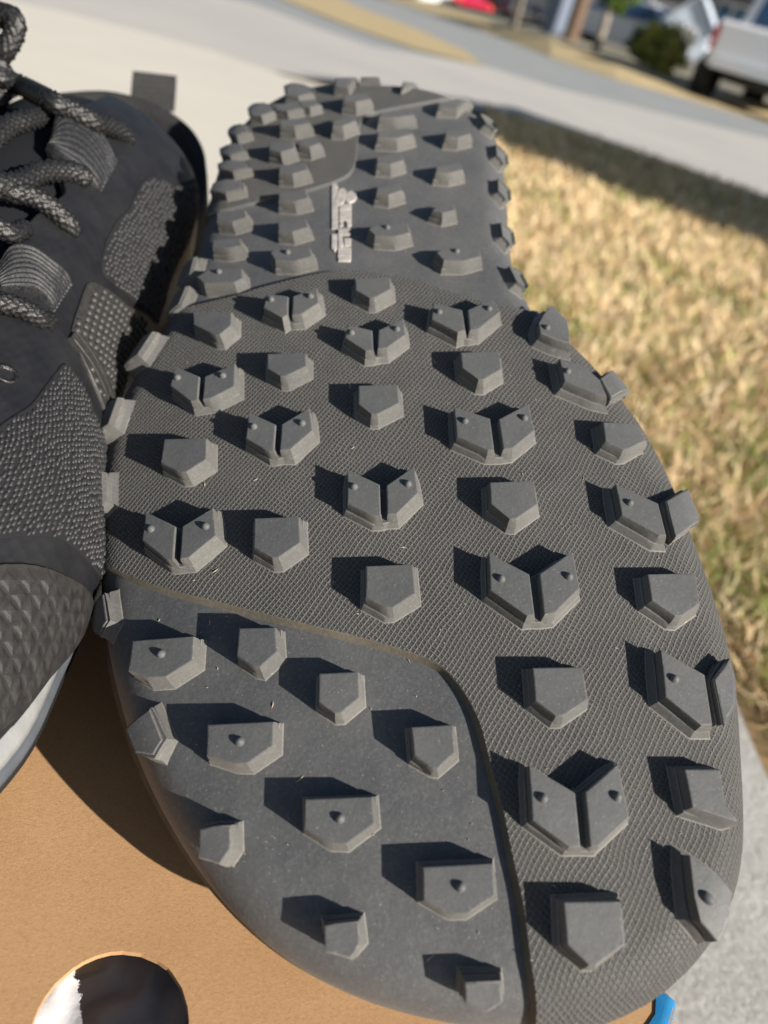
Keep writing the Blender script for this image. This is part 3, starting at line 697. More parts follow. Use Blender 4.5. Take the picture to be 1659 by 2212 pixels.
# grit and straw crumbs stuck on the rubber
V = []; F = []
for k in range(150):
    px = (rng.uniform(330, 1560), rng.uniform(640, 2150)); q, e = unp([px], HS)
    if e[0] > 2 or closest(q)[0][0] > 2: continue
    inside = inpoly(q[:, 0], q[:, 1], panel)[0]; h = (HS if inside else 0)+.06; a = rng.uniform(0, math.pi); L_ = rng.uniform(.15, .9)*(1 if rng.random() < .35 else .35); w_ = rng.uniform(.07, .14)
    d = np.array([math.cos(a), math.sin(a)]); n_ = np.array([-d[1], d[0]]); i0 = len(V)
    for du_, dn, hh in ((-L_, 0, 0), (0, w_, .02), (L_, .15, .12), (0, -w_, .02), (0, 0, .18)): V.append(SM(q+d*du_+n_*dn, h+hh)[0])
    F += [[i0, i0+1, i0+4], [i0+1, i0+2, i0+4], [i0+2, i0+3, i0+4], [i0+3, i0, i0+4]]
link('straw_crumbs', c2w(np.array(V)), F, mat('straw_crumb', (.42, .36, .26), .8, .2), shoe, kind='stuff')
# ------------------------------------------------------------------ the upright shoe beside it (its frame: s along, t across from the right edge, z up; mm)
AX = np.array([-.25, .968, 0]); BX = np.array([-.968, -.25, 0])
KS = .85                                        # this shoe stands a little smaller and higher (toe spring)
OR = on_z(200, 1100, .180); OR[2] = .150; OR = CAM+(OR-CAM)*KS
def shw(s, t, z):
    s, t, z = np.broadcast_arrays(np.asarray(s, float), t, z)
    return OR + (s[..., None]*AX + t[..., None]*BX + z[..., None]*np.array([0, 0, 1]))*KS/1000
def w2p(Wp):
    q = (np.asarray(Wp)-CAM) @ BASIS; return np.stack([CX+FOC*q[..., 0]/-q[..., 2], CY-FOC*q[..., 1]/-q[..., 2]], -1)
def cint(x, xs, ys):                            # smooth 1-D interpolation
    xs = np.asarray(xs, float); ys = np.asarray(ys, float); x = np.clip(x, xs[0], xs[-1])
    m = np.gradient(ys, xs); i = np.clip(np.searchsorted(xs, x)-1, 0, len(xs)-2); h = xs[i+1]-xs[i]; u = (x-xs[i])/h
    return (2*u**3-3*u**2+1)*ys[i]+(u**3-2*u**2+u)*h*m[i]+(-2*u**3+3*u**2)*ys[i+1]+(u**3-u**2)*h*m[i+1]
ST = [-97, -94, -88, -76, -55, -43, -23, -10, 0, 31, 54, 86, 116, 139, 155, 166, 176]
TRE = [44, 34, 25, 15, 5.5, 2, -2.5, -2.7, 0, 4.5, 6.2, 4.2, -.8, -4, -3, 2, 10]
HWD = [3, 13, 23, 34, 44, 48, 51, 51, 49.5, 46, 43, 41, 41, 42, 41, 36, 28]
ZSI = [12, 13, 14, 15, 16, 17, 20, 25, 30, 34, 37, 42, 50, 58, 66, 74, 82]
HTO = [16, 22, 27, 33, 43, 48, 55, 59, 62, 72, 79, 88, 94, 96, 96, 94, 90]
NS, NC = 200, 121
sg = np.linspace(-97, 176, NS); GU = np.linspace(0, 1, NC)     # GU: 0 right bottom .. .5 top centre .. 1 left bottom
def section(s):
    tr, hw, zs, H = (cint(s, ST, a) for a in (TRE, HWD, ZSI, HTO))
    zb = 8.
    pr = [(3.0, zb), (1.0, zb+(zs-zb)*.5), (0, zs), (hw*.10, zs+(H-zs)*.36), (hw*.27, zs+(H-zs)*.63), (hw*.48, zs+(H-zs)*.83), (hw*.74, zs+(H-zs)*.96), (hw, H)]
    P = np.array([(tr+a, b) for a, b in pr]+[(tr+2*hw-a, b) for a, b in pr[:-1][::-1]])
    sp_ = spline(P, 8); L = np.r_[0, np.cumsum(np.linalg.norm(np.diff(sp_, axis=0), axis=1))]
    # arc length position measured from the right silhouette
    return sp_, L
SEC = []; QS = np.zeros((NS, NC)); G3 = np.zeros((NS, NC, 3))
for i, s in enumerate(sg):
    sp_, L = section(s); q = GU*L[-1]; G3[i, :, 0] = s; G3[i, :, 1] = np.interp(q, L, sp_[:, 0]); G3[i, :, 2] = np.interp(q, L, sp_[:, 1]); QS[i] = q
GW = shw(G3[..., 0], G3[..., 1], G3[..., 2]); GP = w2p(GW)
du = np.gradient(GW, axis=0); dv = np.gradient(GW, axis=1); GN = np.cross(du, dv); GN /= np.linalg.norm(GN, axis=2)[..., None]
if GN[100, 60, 2] < 0: GN = -GN
FACE = ((CAM-GW)*GN).sum(2) > 0
def surf(sq, off=0.):                           # (s, arc q) -> world, offset in mm
    sq = np.atleast_2d(sq); fs_ = np.clip((sq[:, 0]-sg[0])/(sg[1]-sg[0]), 0, NS-1.001); i = fs_.astype(int); a = fs_-i
    tot = QS[i, -1]*(1-a)+QS[i+1, -1]*a; fc = np.clip(sq[:, 1]/tot, 0, 1)*(NC-1.001); j = fc.astype(int); b = fc-j
    def bl(A): return (A[i, j]*((1-a)*(1-b))[:, None]+A[i+1, j]*(a*(1-b))[:, None]+A[i, j+1]*((1-a)*b)[:, None]+A[i+1, j+1]*(a*b)[:, None])
    n = bl(GN); n /= np.linalg.norm(n, axis=1)[:, None]
    return bl(GW)+n*np.broadcast_to(off, (len(sq),))[:, None]/1000
def look(pts):                                  # picture point -> (s, q) on the visible upper
    out = []
    for p in pts:
        d = ((GP-np.array(p))**2).sum(2)+np.where(FACE, 0, 1e7); i, j = np.unravel_index(d.argmin(), d.shape); out.append((sg[i], QS[i, j]))
    return np.array(out)
lshoe = thing('upright_shoe', 'black trail running shoe standing upright with laces and pale grey midsole', 'shoe', tuple(shw(60, 45, 0)))
m_lining = mat('shade_black_lining', (.010, .011, .014), .9, .2)  # black also paints in the shade of the cavity under the laces
m_film = bpy.data.materials.new('matt_black_film'); m_film.use_nodes = True; g = NG(m_film); tc = g.n('ShaderNodeTexCoord'); ob = tc.outputs['Object']
g.l(g.mix(g.ramp(g.noise(ob, 120, 4, .6), .3, .75), (.008, .0085, .011), (.018, .018, .020)), g.b.inputs['Base Color'])
g.b.inputs['Roughness'].default_value = .5; g.b.inputs['Specular IOR Level'].default_value = .38
mp = g.n('ShaderNodeMapping'); mp.inputs['Rotation'].default_value = (0, 0, 0.212); mp.inputs['Scale'].default_value = (1, .55, 1); g.l(ob, mp.inputs['Vector'])
vo = g.n('ShaderNodeTexVoronoi'); vo.inputs['Scale'].default_value = 620; vo.inputs['Randomness'].default_value = .35; g.l(mp.outputs[0], vo.inputs['Vector'])
bp = g.n('ShaderNodeBump'); bp.inputs['Strength'].default_value = .8; bp.inputs['Distance'].default_value = .00016; g.l(vo.outputs['Distance'], bp.inputs['Height']); g.l(bp.outputs[0], g.b.inputs['Normal'])
m_bead = mat('knitted_mesh_yarn', (.016, .016, .019), .55, .5, col2=(.040, .040, .042), nscale=900)
m_meshbase = mat('knitted_mesh_ground', (.012, .012, .014), .8, .3)
m_over = mat('embossed_rubber_overlay', (.024, .024, .024), .5, .4, col2=(.042, .040, .039), nscale=700, bump=.3)
m_cap = mat('toe_cap_rubber', (.016, .015, .016), .55, .35, col2=(.032, .030, .029), nscale=500, bump=.4)
m_web = mat('woven_webbing', (.009, .010, .012), .55, .45, col2=(.034, .034, .038), nscale=1500, bump=.8, bscale=1800)
m_lace = mat('braided_lace', (.006, .006, .007), .45, .5, col2=(.021, .021, .022), nscale=1400, bump=.6, bscale=2500)
m_fab = mat('collar_fabric', (.016, .016, .019), .85, .3, col2=(.034, .033, .034), nscale=1500, bump=.6, bscale=1500)
m_white = mat('pale_foam', (.27, .275, .275), .75, .25, col2=(.22, .225, .23), nscale=200, bump=.5, bscale=900)
m_grey = mat('blue_grey_rubber', (.075, .085, .10), .5, .4, col2=(.10, .11, .125), nscale=150, bump=.3)
m_black = mat('black_outsole_rubber', (.012, .012, .013), .6, .4)
# inner bootie
V = (GW-GN*.0025)[::2, ::3].reshape(-1, 3); a_, b_ = GW[::2, ::3].shape[:2]
F = [[i*b_+j, i*b_+j+1, (i+1)*b_+j+1, (i+1)*b_+j] for i in range(a_-1) for j in range(b_-1)]
link('tongue_lining', V, F, m_lining, lshoe, smooth=True)
def patch(name, poly, m, thick, step=2.2, z0=0., hf=None, smooth=True, pxpoly=True, extra=None, inner=.4):
    P = look(poly) if pxpoly else np.asarray(poly, float)
    if extra is not None: P = extra(P)
    P = clean(dens(np.vstack([P, P[:1]]), step*.8), .15); P = smooth_closed(P, 1)
    vs, fs = polyfill(P, step); n, m_ = len(vs), len(P)
    hh = thick if hf is None else thick+hf(vs)
    area = .5*np.sum(P[:, 0]*np.roll(P[:, 1], -1)-np.roll(P[:, 0], -1)*P[:, 1])
    V = [surf(vs, hh), surf(P, thick), surf(offset_poly(P, .3), thick-.2), surf(offset_poly(P, .35), z0-.3)]
    F = [list(f) for f in fs]
    for k in range(2):
        for i in range(m_):
            j = (i+1) % m_; a = n+k*m_+i; b = n+(k+1)*m_+i; f = [a, b, n+(k+1)*m_+j, n+k*m_+j]; F.append(f if area > 0 else f[::-1])
    F = [f[::-1] for f in F] if FLIP else F
    o = link(name, np.vstack(V), F, m, lshoe); auto_smooth(o, 50); return P
t1 = surf([[50, 40]])[0]; t2 = surf([[52, 40]])[0]; t3_ = surf([[50, 42]])[0]
FLIP = np.dot(np.cross(t2-t1, t3_-t1), CAM-t1) < 0
# main shell: right side, eyestay edge towards the laces, whole forefoot
qtop = lambda s: np.interp(s, sg, QS[:, -1])
eye = look([(232, 214), (180, 232), (128, 262), (98, 326), (128, 385), (140, 425), (72, 468), (26, 540), (-10, 610), (-90, 700)])
shell = [(s, .8) for s in np.arange(-94, 170, 6)]+[(172, 14), (174, 30)]+[tuple(p) for p in eye]+[(5, qtop(5)*.5), (5, qtop(5)-1)]+[(s, qtop(s)-1) for s in np.arange(0, -95, -6)]
patch('shell', shell, m_film, 1.6, 2.6, pxpoly=False)
lsh = [(s, qtop(s)-1) for s in np.arange(170, 8, -6)]+[(12, qtop(12)*.64)]+[(s, qtop(s)*(.60)) for s in np.arange(20, 171, 6)]
patch('shell', lsh, m_film, 1.6, 3, pxpoly=False)
def beads(name, poly, m, base, dx, dy, rx, ry, h, ang=0., kind='dome', jit=.06, keepq=None):
    """lattice of small raised knots on the patch polygon (s, q), joined"""
    c, s_ = math.cos(ang), math.sin(ang); lo, hi = poly.min(0)-10, poly.max(0)+10; R = max(hi-lo)
    mid = (lo+hi)/2; ii = np.arange(-int(R/dx), int(R/dx)+1); jj = np.arange(-int(R/dy), int(R/dy)+1)
    L = np.array([(i*dx+(dx/2 if j % 2 else 0), j*dy) for j in jj for i in ii]); L = L+rng.normal(0, jit*dx, L.shape)
    L = L@np.array([[c, s_], [-s_, c]])+mid; sh = offset_poly(poly, -min(rx, ry)*.9)
    L = L[inpoly(L[:, 0], L[:, 1], sh)]
    if kind == 'dome': prof_ = [(1.0, 0), (.86, .5), (.5, .88)]; n = 7; ph = 0
    else: prof_ = [(1.0, 0), (.45, .8)]; n = 4; ph = 0
    k = len(prof_); U = []; H = []
    for r_, hh in prof_:
        for a in range(n):
            t = ph+a/n*2*math.pi; U.append((rx*r_*math.cos(t), ry*r_*math.sin(t))); H.append(hh)
    U.append((0, 0)); H.append(1.0); U = np.array(U)@np.array([[c, s_], [-s_, c]]); H = np.array(H); nv = len(U)
    P = (L[:, None]+U[None]).reshape(-1, 2); hs = base+np.tile(H*h, len(L))*np.repeat(rng.uniform(.8, 1.15, len(L)), nv)-.05
    V = surf(P, hs); f = []
    for a in range(k-1):
        for b in range(n): f.append([a*n+b, a*n+(b+1) % n, (a+1)*n+(b+1) % n, (a+1)*n+b])
    for b in range(n): f.append([(k-1)*n+b, (k-1)*n+(b+1) % n, nv-1])
    if FLIP: f = [x[::-1] for x in f]
    F = [[x+q*nv for x in ff] for q in range(len(L)) for ff in f]
    link(name, V, F, m, lshoe, smooth=(kind == 'dome'), kind='stuff')
def vert_angle(px):                              # direction on the upper that runs up the picture
    c = look([px])[0]; o = w2p(surf(c[None], 2))[0]; a = w2p(surf(c[None]+[[1, 0]], 2))[0]-o; b = w2p(surf(c[None]+[[0, 1]], 2))[0]-o
    w = np.linalg.solve(np.stack([a, b], 1), np.array([0.05, -1.0])); return math.atan2(w[1], w[0])
def widen(P, d=7.0):                            # let points on the silhouette wrap round to the hidden side
    Q = P.copy(); 
    for i, (s, q) in enumerate(Q):
        if q < np.interp(s, sg, QS[:, 1])*22: Q[i, 1] = max(q-d, 1.5)
    return Q
wid = lambda P: widen(P)
A = patch('rear_mesh_panel', [(313, 386), (342, 390), (368, 405), (392, 396), (408, 388), (424, 425), (424, 460), (405, 500), (380, 550), (350, 610), (330, 655), (305, 674), (284, 664), (250, 632), (216, 604), (206, 588), (204, 575), (219, 525), (245, 485), (266, 452), (292, 401)], m_meshbase, 2.0, 2.4, 1.2, extra=wid)
beads('mesh_knots', A, m_bead, 2.0, 2.1, 1.45, 1.15, .66, .5, ang=.3, jit=.09)
A = patch('front_mesh_panel', [(117, 797), (130, 787), (150, 815), (167, 854), (185, 892), (200, 928), (210, 948), (212, 990), (203, 1030), (200, 1080), (200, 1130), (205, 1195), (203, 1207), (168, 1188), (117, 1168), (51, 1161), (0, 1168), (-70, 1180), (-90, 1100), (-70, 975), (0, 932), (52, 888)], m_meshbase, 2.0, 2.4, 1.2, extra=wid)
beads('mesh_knots', A, m_bead, 2.0, 1.6, 1.05, .95, .47, .42, ang=.35, jit=.10)
A = patch('embossed_overlay', [(172, 612), (215, 632), (262, 662), (300, 682), (303, 700), (292, 718), (262, 756), (245, 800), (235, 850), (221, 885), (208, 888), (190, 850), (165, 790), (138, 729), (156, 666)], m_over, 2.3, 2.4, 1.2, extra=wid)
beads('embossed_studs', A, m_over, 2.3, 3.0, 2.4, 1.45, 1.3, .75, ang=.25, jit=.01)
for k in range(3):
    o_ = k*6.5
    patch('raised_rib', [(128+o_, 735-o_*.4), (133+o_, 733-o_*.4), (217+o_*.4, 883-o_), (212+o_*.4, 888-o_)], m_over, 3.1, 1.6, 1.2)
A = patch('toe_cap', [(-90, 1235), (0, 1227), (59, 1227), (105, 1240), (144, 1260), (162, 1276), (180, 1300), (176, 1325), (156, 1362), (127, 1403), (78, 1466), (36, 1516), (0, 1553), (-60, 1600), (-140, 1500)], m_cap, 2.5, 2.6, 1.2)
beads('diamond_studs', A, m_cap, 2.5, 6.4, 1.95, 3.15, 1.9, .30, ang=vert_angle((60, 1360)), kind='pyr', jit=.0)
# perforation rings near the eyestay
def disc(px, r, m, name):
    c = look([px])[0]; V = []; F = []; n = 16
    for rr, h in ((r, 1.7), (r*1.0, 2.2), (r*.7, 2.2), (r*.6, 1.3)):
        V.append(surf(np.array([(c[0]+rr*math.cos(a/n*2*math.pi), c[1]+rr*math.sin(a/n*2*math.pi)) for a in range(n)]), h))
    V.append(surf(c[None], 1.2)); V = np.vstack(V)
    for k in range(3):
        for i in range(n): j = (i+1) % n; F.append([k*n+i, k*n+j, (k+1)*n+j, (k+1)*n+i])
    for i in range(n): F.append([3*n+i, 3*n+(i+1) % n, 4*n])
    link(name, V, F, m, lshoe, smooth=True)
disc((8, 935-112), 2.7, m_lace, 'eyelet')
# webbing lace loops, ribbed
def strap(name, quad, rows, off, rib=.28, nr=9):
    """quad: two rails in the picture (top edge list, bottom edge list)"""
    a = look(quad[0]); b = look(quad[1]); A_ = spline(a, 10); B_ = spline(b, 10); n = len(A_); W_ = 46
    V = []; 
    for k in range(W_+1):
        f = k/W_; P = A_*(1-f)+B_*f; u = np.linspace(0, 1, n)
        arch = off+1.6*np.sin(np.pi*np.clip(u*1.05, 0, 1))**.6+(rib*2.2)*abs(math.sin(f*nr*math.pi))**.7
        V.append(surf(P, arch))
    bot = [surf(A_, 1.0), surf(B_, 1.0)]
    V = np.vstack([bot[0]]+V+[bot[1]]); F = [[k*n+i, k*n+i+1, (k+1)*n+i+1, (k+1)*n+i] for k in range(W_+2) for i in range(n-1)]
    o = link(name, V, F, m_web, lshoe); auto_smooth(o, 60)
strap('lace_loop', [[(98, 328), (112, 285), (128, 262), (160, 268), (200, 300), (244, 356)], [(98, 332), (120, 352), (150, 378), (172, 398), (188, 412), (206, 424)]], 0, 2.2)
strap('lace_loop', [[(-12, 585), (13, 558), (52, 560), (92, 585), (125, 607), (140, 626)], [(-12, 632), (20, 638), (52, 645), (75, 662), (92, 676), (106, 686)]], 0, 2.2)
# laces: braided cords
def cord(name, pts, r, parent, m, flat_=.8, cell=2.3):
    P = spline(np.array(pts, float), 60); L = np.r_[0, np.cumsum(np.linalg.norm(np.diff(P, axis=0), axis=1))]
    N_ = int(L[-1]*1000/.36); q = np.linspace(0, L[-1], N_); P = np.stack([np.interp(q, L, P[:, k]) for k in range(3)], 1)
    T = np.gradient(P, axis=0); T /= np.linalg.norm(T, axis=1)[:, None]; K = 30
    up = CAM-P; up /= np.linalg.norm(up, axis=1)[:, None]; S1 = np.cross(T, up); S1 /= np.linalg.norm(S1, axis=1)[:, None]; S2 = np.cross(S1, T)
    th = np.arange(K)/K*2*math.pi; xx = q*1000
    a = np.sin(4*th[None]/1+xx[:, None]*math.pi/cell); b = np.sin(4*th[None]-xx[:, None]*math.pi/cell)
    d = np.abs(a*b)**.6
    taper = np.clip(np.minimum(q, L[-1]-q)*1000/1.2+.25, 0, 1)**.5
    rad = (.84*r*(1-.26+.42*d)*taper[:, None])/1000
    V = P[:, None]+S1[:, None]*(np.cos(th)[None]*rad)[..., None]+S2[:, None]*(np.sin(th)[None]*rad*flat_)[..., None]
    F = [[i*K+j, i*K+(j+1) % K, (i+1)*K+(j+1) % K, (i+1)*K+j] for i in range(N_-1) for j in range(K)]
    F.append(list(range(K))[::-1]); F.append([(N_-1)*K+j for j in range(K)])
    return link(name, V.reshape(-1, 3), F, m, parent, smooth=True)
def over(px, h):                                # point h mm above the upper seen at that pixel
    hit = surf(look([px]), 1.0)[0]; v = CAM-hit; return hit+v/np.linalg.norm(v)*h/1000
laces = lshoe
cord('lace', [at_depth(-40, 150, 0.206), at_depth(0, 165, 0.208), at_depth(48, 186, 0.212), over((105, 222), 15), over((150, 246), 12), over((195, 268), 9.5), over((232, 283), 7), over((262, 296), 4.5), over((277, 306), 1)], 3.0, laces, m_lace)
cord('lace', [at_depth(-45, 85, .208), at_depth(-20, 45, 0.206), at_depth(12, 32, .205), at_depth(32, 46, .205), at_depth(28, 78, .206), at_depth(8, 112, .207), at_depth(-18, 140, .210)], 3.1, laces, m_lace)
cord('lace', [at_depth(-30, 130, .207), at_depth(-4, 142, .208), at_depth(8, 165, .210), at_depth(4, 195, 0.212), at_depth(-10, 218, 0.212), at_depth(-30, 225, 0.212)], 3.2, laces, m_lace)
cord('lace', [over((-30, 318), 5), over((-5, 300), 6), over((25, 280), 6), over((55, 268), 5), over((90, 262), 2), over((112, 262), -1)], 2.9, laces, m_lace)
cord('lace', [over((-40, 420), 5), over((-5, 412), 6), over((40, 400), 5), over((85, 385), 4.), over((130, 372), 3.), over((170, 385), 3.0), over((188, 402), 2)], 3.0, laces, m_lace)
cord('lace', [over((-40, 400), 2), over((20, 418), 4), over((60, 428), 4.5), over((105, 452), 4), over((140, 486), 3), over((158, 516), .5)], 2.7, laces, m_lace)
cord('lace', [over((-40, 655), 4), over((0, 660), 4), over((45, 672), 3.5), over((80, 690), 2.5), over((108, 705), 1)], 2.5, laces, m_lace)
cord('lace', [over((-40, 500), 3), over((0, 505), 4), over((30, 515), 3.5), over((62, 500), 2)], 2.5, laces, m_lace)
# heel collar: padded wall round the back of the opening
rim = np.array([(s, t, z) for s, t, z in [(150, -4, 58), (165, -5, 60), (182, -5, 66), (196, -3, 76), (206, 2, 84), (213, 9, 90), (217, 19, 93), (219, 30, 94), (217, 42, 94), (211, 54, 92), (203, 62, 90), (190, 68, 86), (172, 71, 82), (150, 74, 78)]], float)
rim[:, 2] -= np.interp(np.arange(len(rim)), [0, 3, 5, 10, 13], [0, 3, 8, 9, 9]); RM = spline(rim, 8); cen = np.array([170, 33]); n = len(RM)
out_dir = RM[:, :2]-cen; tg = np.gradient(RM[:, :2], axis=0); od = np.stack([tg[:, 1], -tg[:, 0]], 1); od /= np.linalg.norm(od, axis=1)[:, None]
od *= np.sign((od*out_dir).sum(1))[:, None]
prof = [(2.5, -1), (5.0, -.75), (5.2, -.5), (3.0, -.22), (1.2, -.06), (0, .012), (-2.2, .02), (-4.2, -.03), (-5.6, -.12), (-6.2, -.3), (-5.5, -.5), (-3.0, -.8)]
V = []
for a, f in prof: V.append(shw(RM[:, 0]+od[:, 0]*a, RM[:, 1]+od[:, 1]*a, np.where(f < .1, RM[:, 2]*(1+f), RM[:, 2])))
F = [[k*n+i, k*n+i+1, (k+1)*n+i+1, (k+1)*n+i] for k in range(len(prof)-1) for i in range(n-1)]
link('heel_collar', np.vstack(V), F, m_fab, lshoe, smooth=True)
# heel pull tab, a folded ribbed ribbon
hp0 = at_depth(282, 208, .318); hp1 = at_depth(378, 218, .324)
upv = np.array([0, 0, 1.]); wv = hp1-hp0; V = []; F = []; K = 26
bk = np.cross(wv/np.linalg.norm(wv), upv)
for side in (0, 1):
    for i in range(K+1):
        f = i/K; h = .0135*f; bulge = .0016*(1-f**3)+.0003*abs(math.sin(f*7*math.pi))
        for j in range(9):
            V.append(hp0+wv*(j/8)*(1-.03*f)+upv*(h-.004)+bk*(bulge if side else -bulge)+wv*.02*f)
n9 = 9
for side in (0, 1):
    o_ = side*(K+1)*n9
    for i in range(K):
        for j in range(8): F.append([o_+i*n9+j, o_+i*n9+j+1, o_+(i+1)*n9+j+1, o_+(i+1)*n9+j])
o_ = (K+1)*n9
for j in range(8): F.append([K*n9+j, K*n9+j+1, o_+K*n9+j+1, o_+K*n9+j])
for i in range(K):
    F.append([i*n9, (i+1)*n9, o_+(i+1)*n9, o_+i*n9]); F.append([i*n9+8, (i+1)*n9+8, o_+(i+1)*n9+8, o_+i*n9+8])
link('heel_pull_tab', V, F, mat('tab_ribbon', (.018, .018, .019), .7, .3, col2=(.034, .034, .034), nscale=900, bump=.5), lshoe)
# foam midsole and outsole as bands round the foot
S2_ = np.r_[-99, -98, -95, -88, -76, -55, -43, -23, -10, 0, 31, 54, 86, 116, 139, 165, 190, 205, 215, 221]
T2_ = np.r_[42, 33, 25, 17, 13, 4.6, 3.2, 2.2, 2.2, 1.5, 0, -6, -14, -19, -22, -24, -22, -13, 0, 18]
ridge_r = [(s, t) for s, t in zip(S2_, T2_)]; ridge_l = [(s, 2*(48 if s < 60 else 48-(s-60)*.09)-t) for s, t in ridge_r[::-1]]
ol = resample(np.array(ridge_r+ridge_l), 220); ol = smooth_closed(ol, 3); on = normals2(ol)
def band(name, rows, m, cap=False):
    V = [shw(ol[:, 0]+on[:, 0]*a, ol[:, 1]+on[:, 1]*a, z+(zdrop(ol[:, 0])*(16.6-z)/12 if z < 16.6 else 0)) for a, z in rows]; n = len(ol)
    F = [[k*n+i, k*n+(i+1) % n, (k+1)*n+(i+1) % n, (k+1)*n+i] for k in range(len(rows)-1) for i in range(n)]
    if cap: F.append([(len(rows)-1)*n+i for i in range(n)])
    return link(name, np.vstack(V), F, m, lshoe, smooth=not cap)
zdrop = lambda s: -18.0*np.clip((s+35)/60, 0, 1)**1.4
band('midsole', [(-6, 16.8), (-1, 16.4), (1.4, 15.0), (3.0, 12.4), (3.3, 10.4), (2.6, 10.1)], m_white)
band('midsole_lower_band', [(2.0, 10.2), (3.6, 9.9), (4.2, 8.2), (3.9, 6.6), (3.0, 6.4)], m_grey)
band('outsole', [(3.0, 6.5), (4.1, 6.3), (4.1, 5.2), (2.3, 4.2), (-3, 4.0)], m_black)
for k in range(0, 220, 7):                       # lugs along the outsole edge
    p = ol[k]-on[k]*3.5; t = np.array([-on[k][1], on[k][0]])
    q = np.array([p+on[k]*5.2+t*3.2, p+on[k]*5.2-t*3.2, p-on[k]*3.5-t*2.6, p-on[k]*3.5+t*2.6])
    zz = zdrop(q[:, 0]); V = np.vstack([shw(q[:, 0], q[:, 1], 4.4+zz), shw(q[:, 0], q[:, 1], .9+zz)])
    link('lug', V, [[0, 1, 2, 3], [7, 6, 5, 4], [0, 4, 5, 1], [1, 5, 6, 2], [2, 6, 7, 3], [3, 7, 4, 0]], m_black, lshoe)
# ------------------------------------------------------------------ across the street
def yard_pt(X, Y, t): return at_depth(X, Y, t)
xs_ = [700, 880, 1060, 1190, 1330, 1490, 1659, 1900, 2300]
r0 = [on_z(x, y, .01) for x, y in zip(xs_, (-48, 12, 72, 124, 172, 216, 265, 330, 440))]
dp = [np.linalg.norm((p-CAM)@FW) for p in r0]
r1 = [at_depth(x, y, d+3.5) for x, y, d in zip(xs_, (-62, -8, 46, 84, 132, 176, 225, 292, 405), dp)]
r2 = [at_depth(x, y, max(d+8, 26)) for x, y, d in zip(xs_, (-80, -28, 26, 58, 106, 150, 200, 270, 385), dp)]
r3 = [at_depth(x, y-6, 75) for x, y in zip(xs_, (-85, -35, 20, 50, 98, 140, 190, 260, 375))]
V = r0+r1+r2+r3; n = len(xs_)
m_yard = gnd_mat('sloping_yard', (.22, .21, .17), (.33, .30, .22), .3)
link('far_verge', V[:2*n], [[i, i+1, n+i+1, n+i] for i in range(n-1)], m_verge)['kind'] = 'structure'
link('front_yards', V[n:], [[k*n+i, k*n+i+1, (k+1)*n+i+1, (k+1)*n+i] for k in range(2) for i in range(n-1)], m_yard)['kind'] = 'structure'

def paint(name, c, r=.3): 
    m = mat(name, c, r, .6); m.node_tree.nodes['Principled BSDF'].inputs['Coat Weight'].default_value = .6; return m
m_glass = mat('dark_blue_glass', (.03, .07, .14), .08, .8); m_tyre = mat('tyre_rubber', (.018, .018, .02), .8, .3); m_rim = mat('wheel_alloy', (.35, .35, .36), .35, .6, metal=.7)
m_plastic = mat('dark_plastic', (.025, .025, .028), .6, .4); m_redl = mat('red_lamp_lens', (.45, .02, .02), .2, .6); m_lampw = mat('clear_lamp_lens', (.7, .7, .68), .15, .7)
def frame_of(loc, ang):
    c, s = math.cos(ang), math.sin(ang); return lambda p: np.array([loc[0]+c*p[0]-s*p[1], loc[1]+s*p[0]+c*p[1], loc[2]+p[2]])
def extrude(name, prof, y0, y1, T, m, parent, inset=0., bev=.05):
    """side profile (x,z) between y0 and y1, optionally narrower at the top"""
    zs_ = [p[1] for p in prof]; zl, zh = min(zs_), max(zs_); V = []; n = len(prof)
    cx0 = sum(p[0] for p in prof)/n; cz0 = sum(p[1] for p in prof)/n
    rows = [(y0, .93), (y0+bev*(1 if y1 > y0 else -1), 1.0), (y1-bev*(1 if y1 > y0 else -1), 1.0), (y1, .93)]
    for y, sc in rows:
        for x, z in prof:
            k = inset*(z-zl)/(zh-zl); yy = y+(k if y < (y0+y1)/2 else -k)
            V.append(T(((x-cx0)*sc+cx0 if abs(sc-1) > 1e-6 else x, yy, (z-cz0)*sc+cz0)))
    F = [[k*n+i, k*n+(i+1) % n, (k+1)*n+(i+1) % n, (k+1)*n+i] for k in range(3) for i in range(n)]+[list(range(n))[::-1], [3*n+i for i in range(n)]]
    return link(name, V, F, m, parent)
def quadp(name, pts, T, m, parent, th=.02, nrm=(0, 0, 1)):
    P = np.array(pts, float); a = np.cross(P[1]-P[0], P[2]-P[0]); a /= np.linalg.norm(a); n = len(P)
    V = [T(p+a*th) for p in P]+[T(p-a*th) for p in P]
    return link(name, V, [list(range(n)), [n+i for i in range(n)][::-1]]+[[i, (i+1) % n, n+(i+1) % n, n+i] for i in range(n)], m, parent)
def wheel(T, x, y, r, w, parent):
    side = 1 if y > 0 else -1; V = []; F = []; K = 28; prof_ = [(r*.62, 0), (r*.92, 0), (r, .04), (r, w-.04), (r*.92, w), (r*.62, w)]
    for a, b in prof_:
        for k in range(K): t = k/K*2*math.pi; V.append(T((x+a*math.cos(t), y-side*b, r+a*math.sin(t))))
    F = [[q*K+k, q*K+(k+1) % K, ((q+1) % 6)*K+(k+1) % K, ((q+1) % 6)*K+k] for q in range(6) for k in range(K)]
    wh = link('wheel', V, F, m_tyre, parent)
    V = []; F = []
    for a, b in ((r*.64, .01), (r*.58, .05), (r*.2, .07), (.001, .03)):
        for k in range(K): t = k/K*2*math.pi; V.append(T((x+a*math.cos(t), y-side*b, r+a*math.sin(t))))
    F = [[q*K+k, q*K+(k+1) % K, (q+1)*K+(k+1) % K, (q+1)*K+k] for q in range(3) for k in range(K)]
    link('rim', V, F, m_rim, wh)
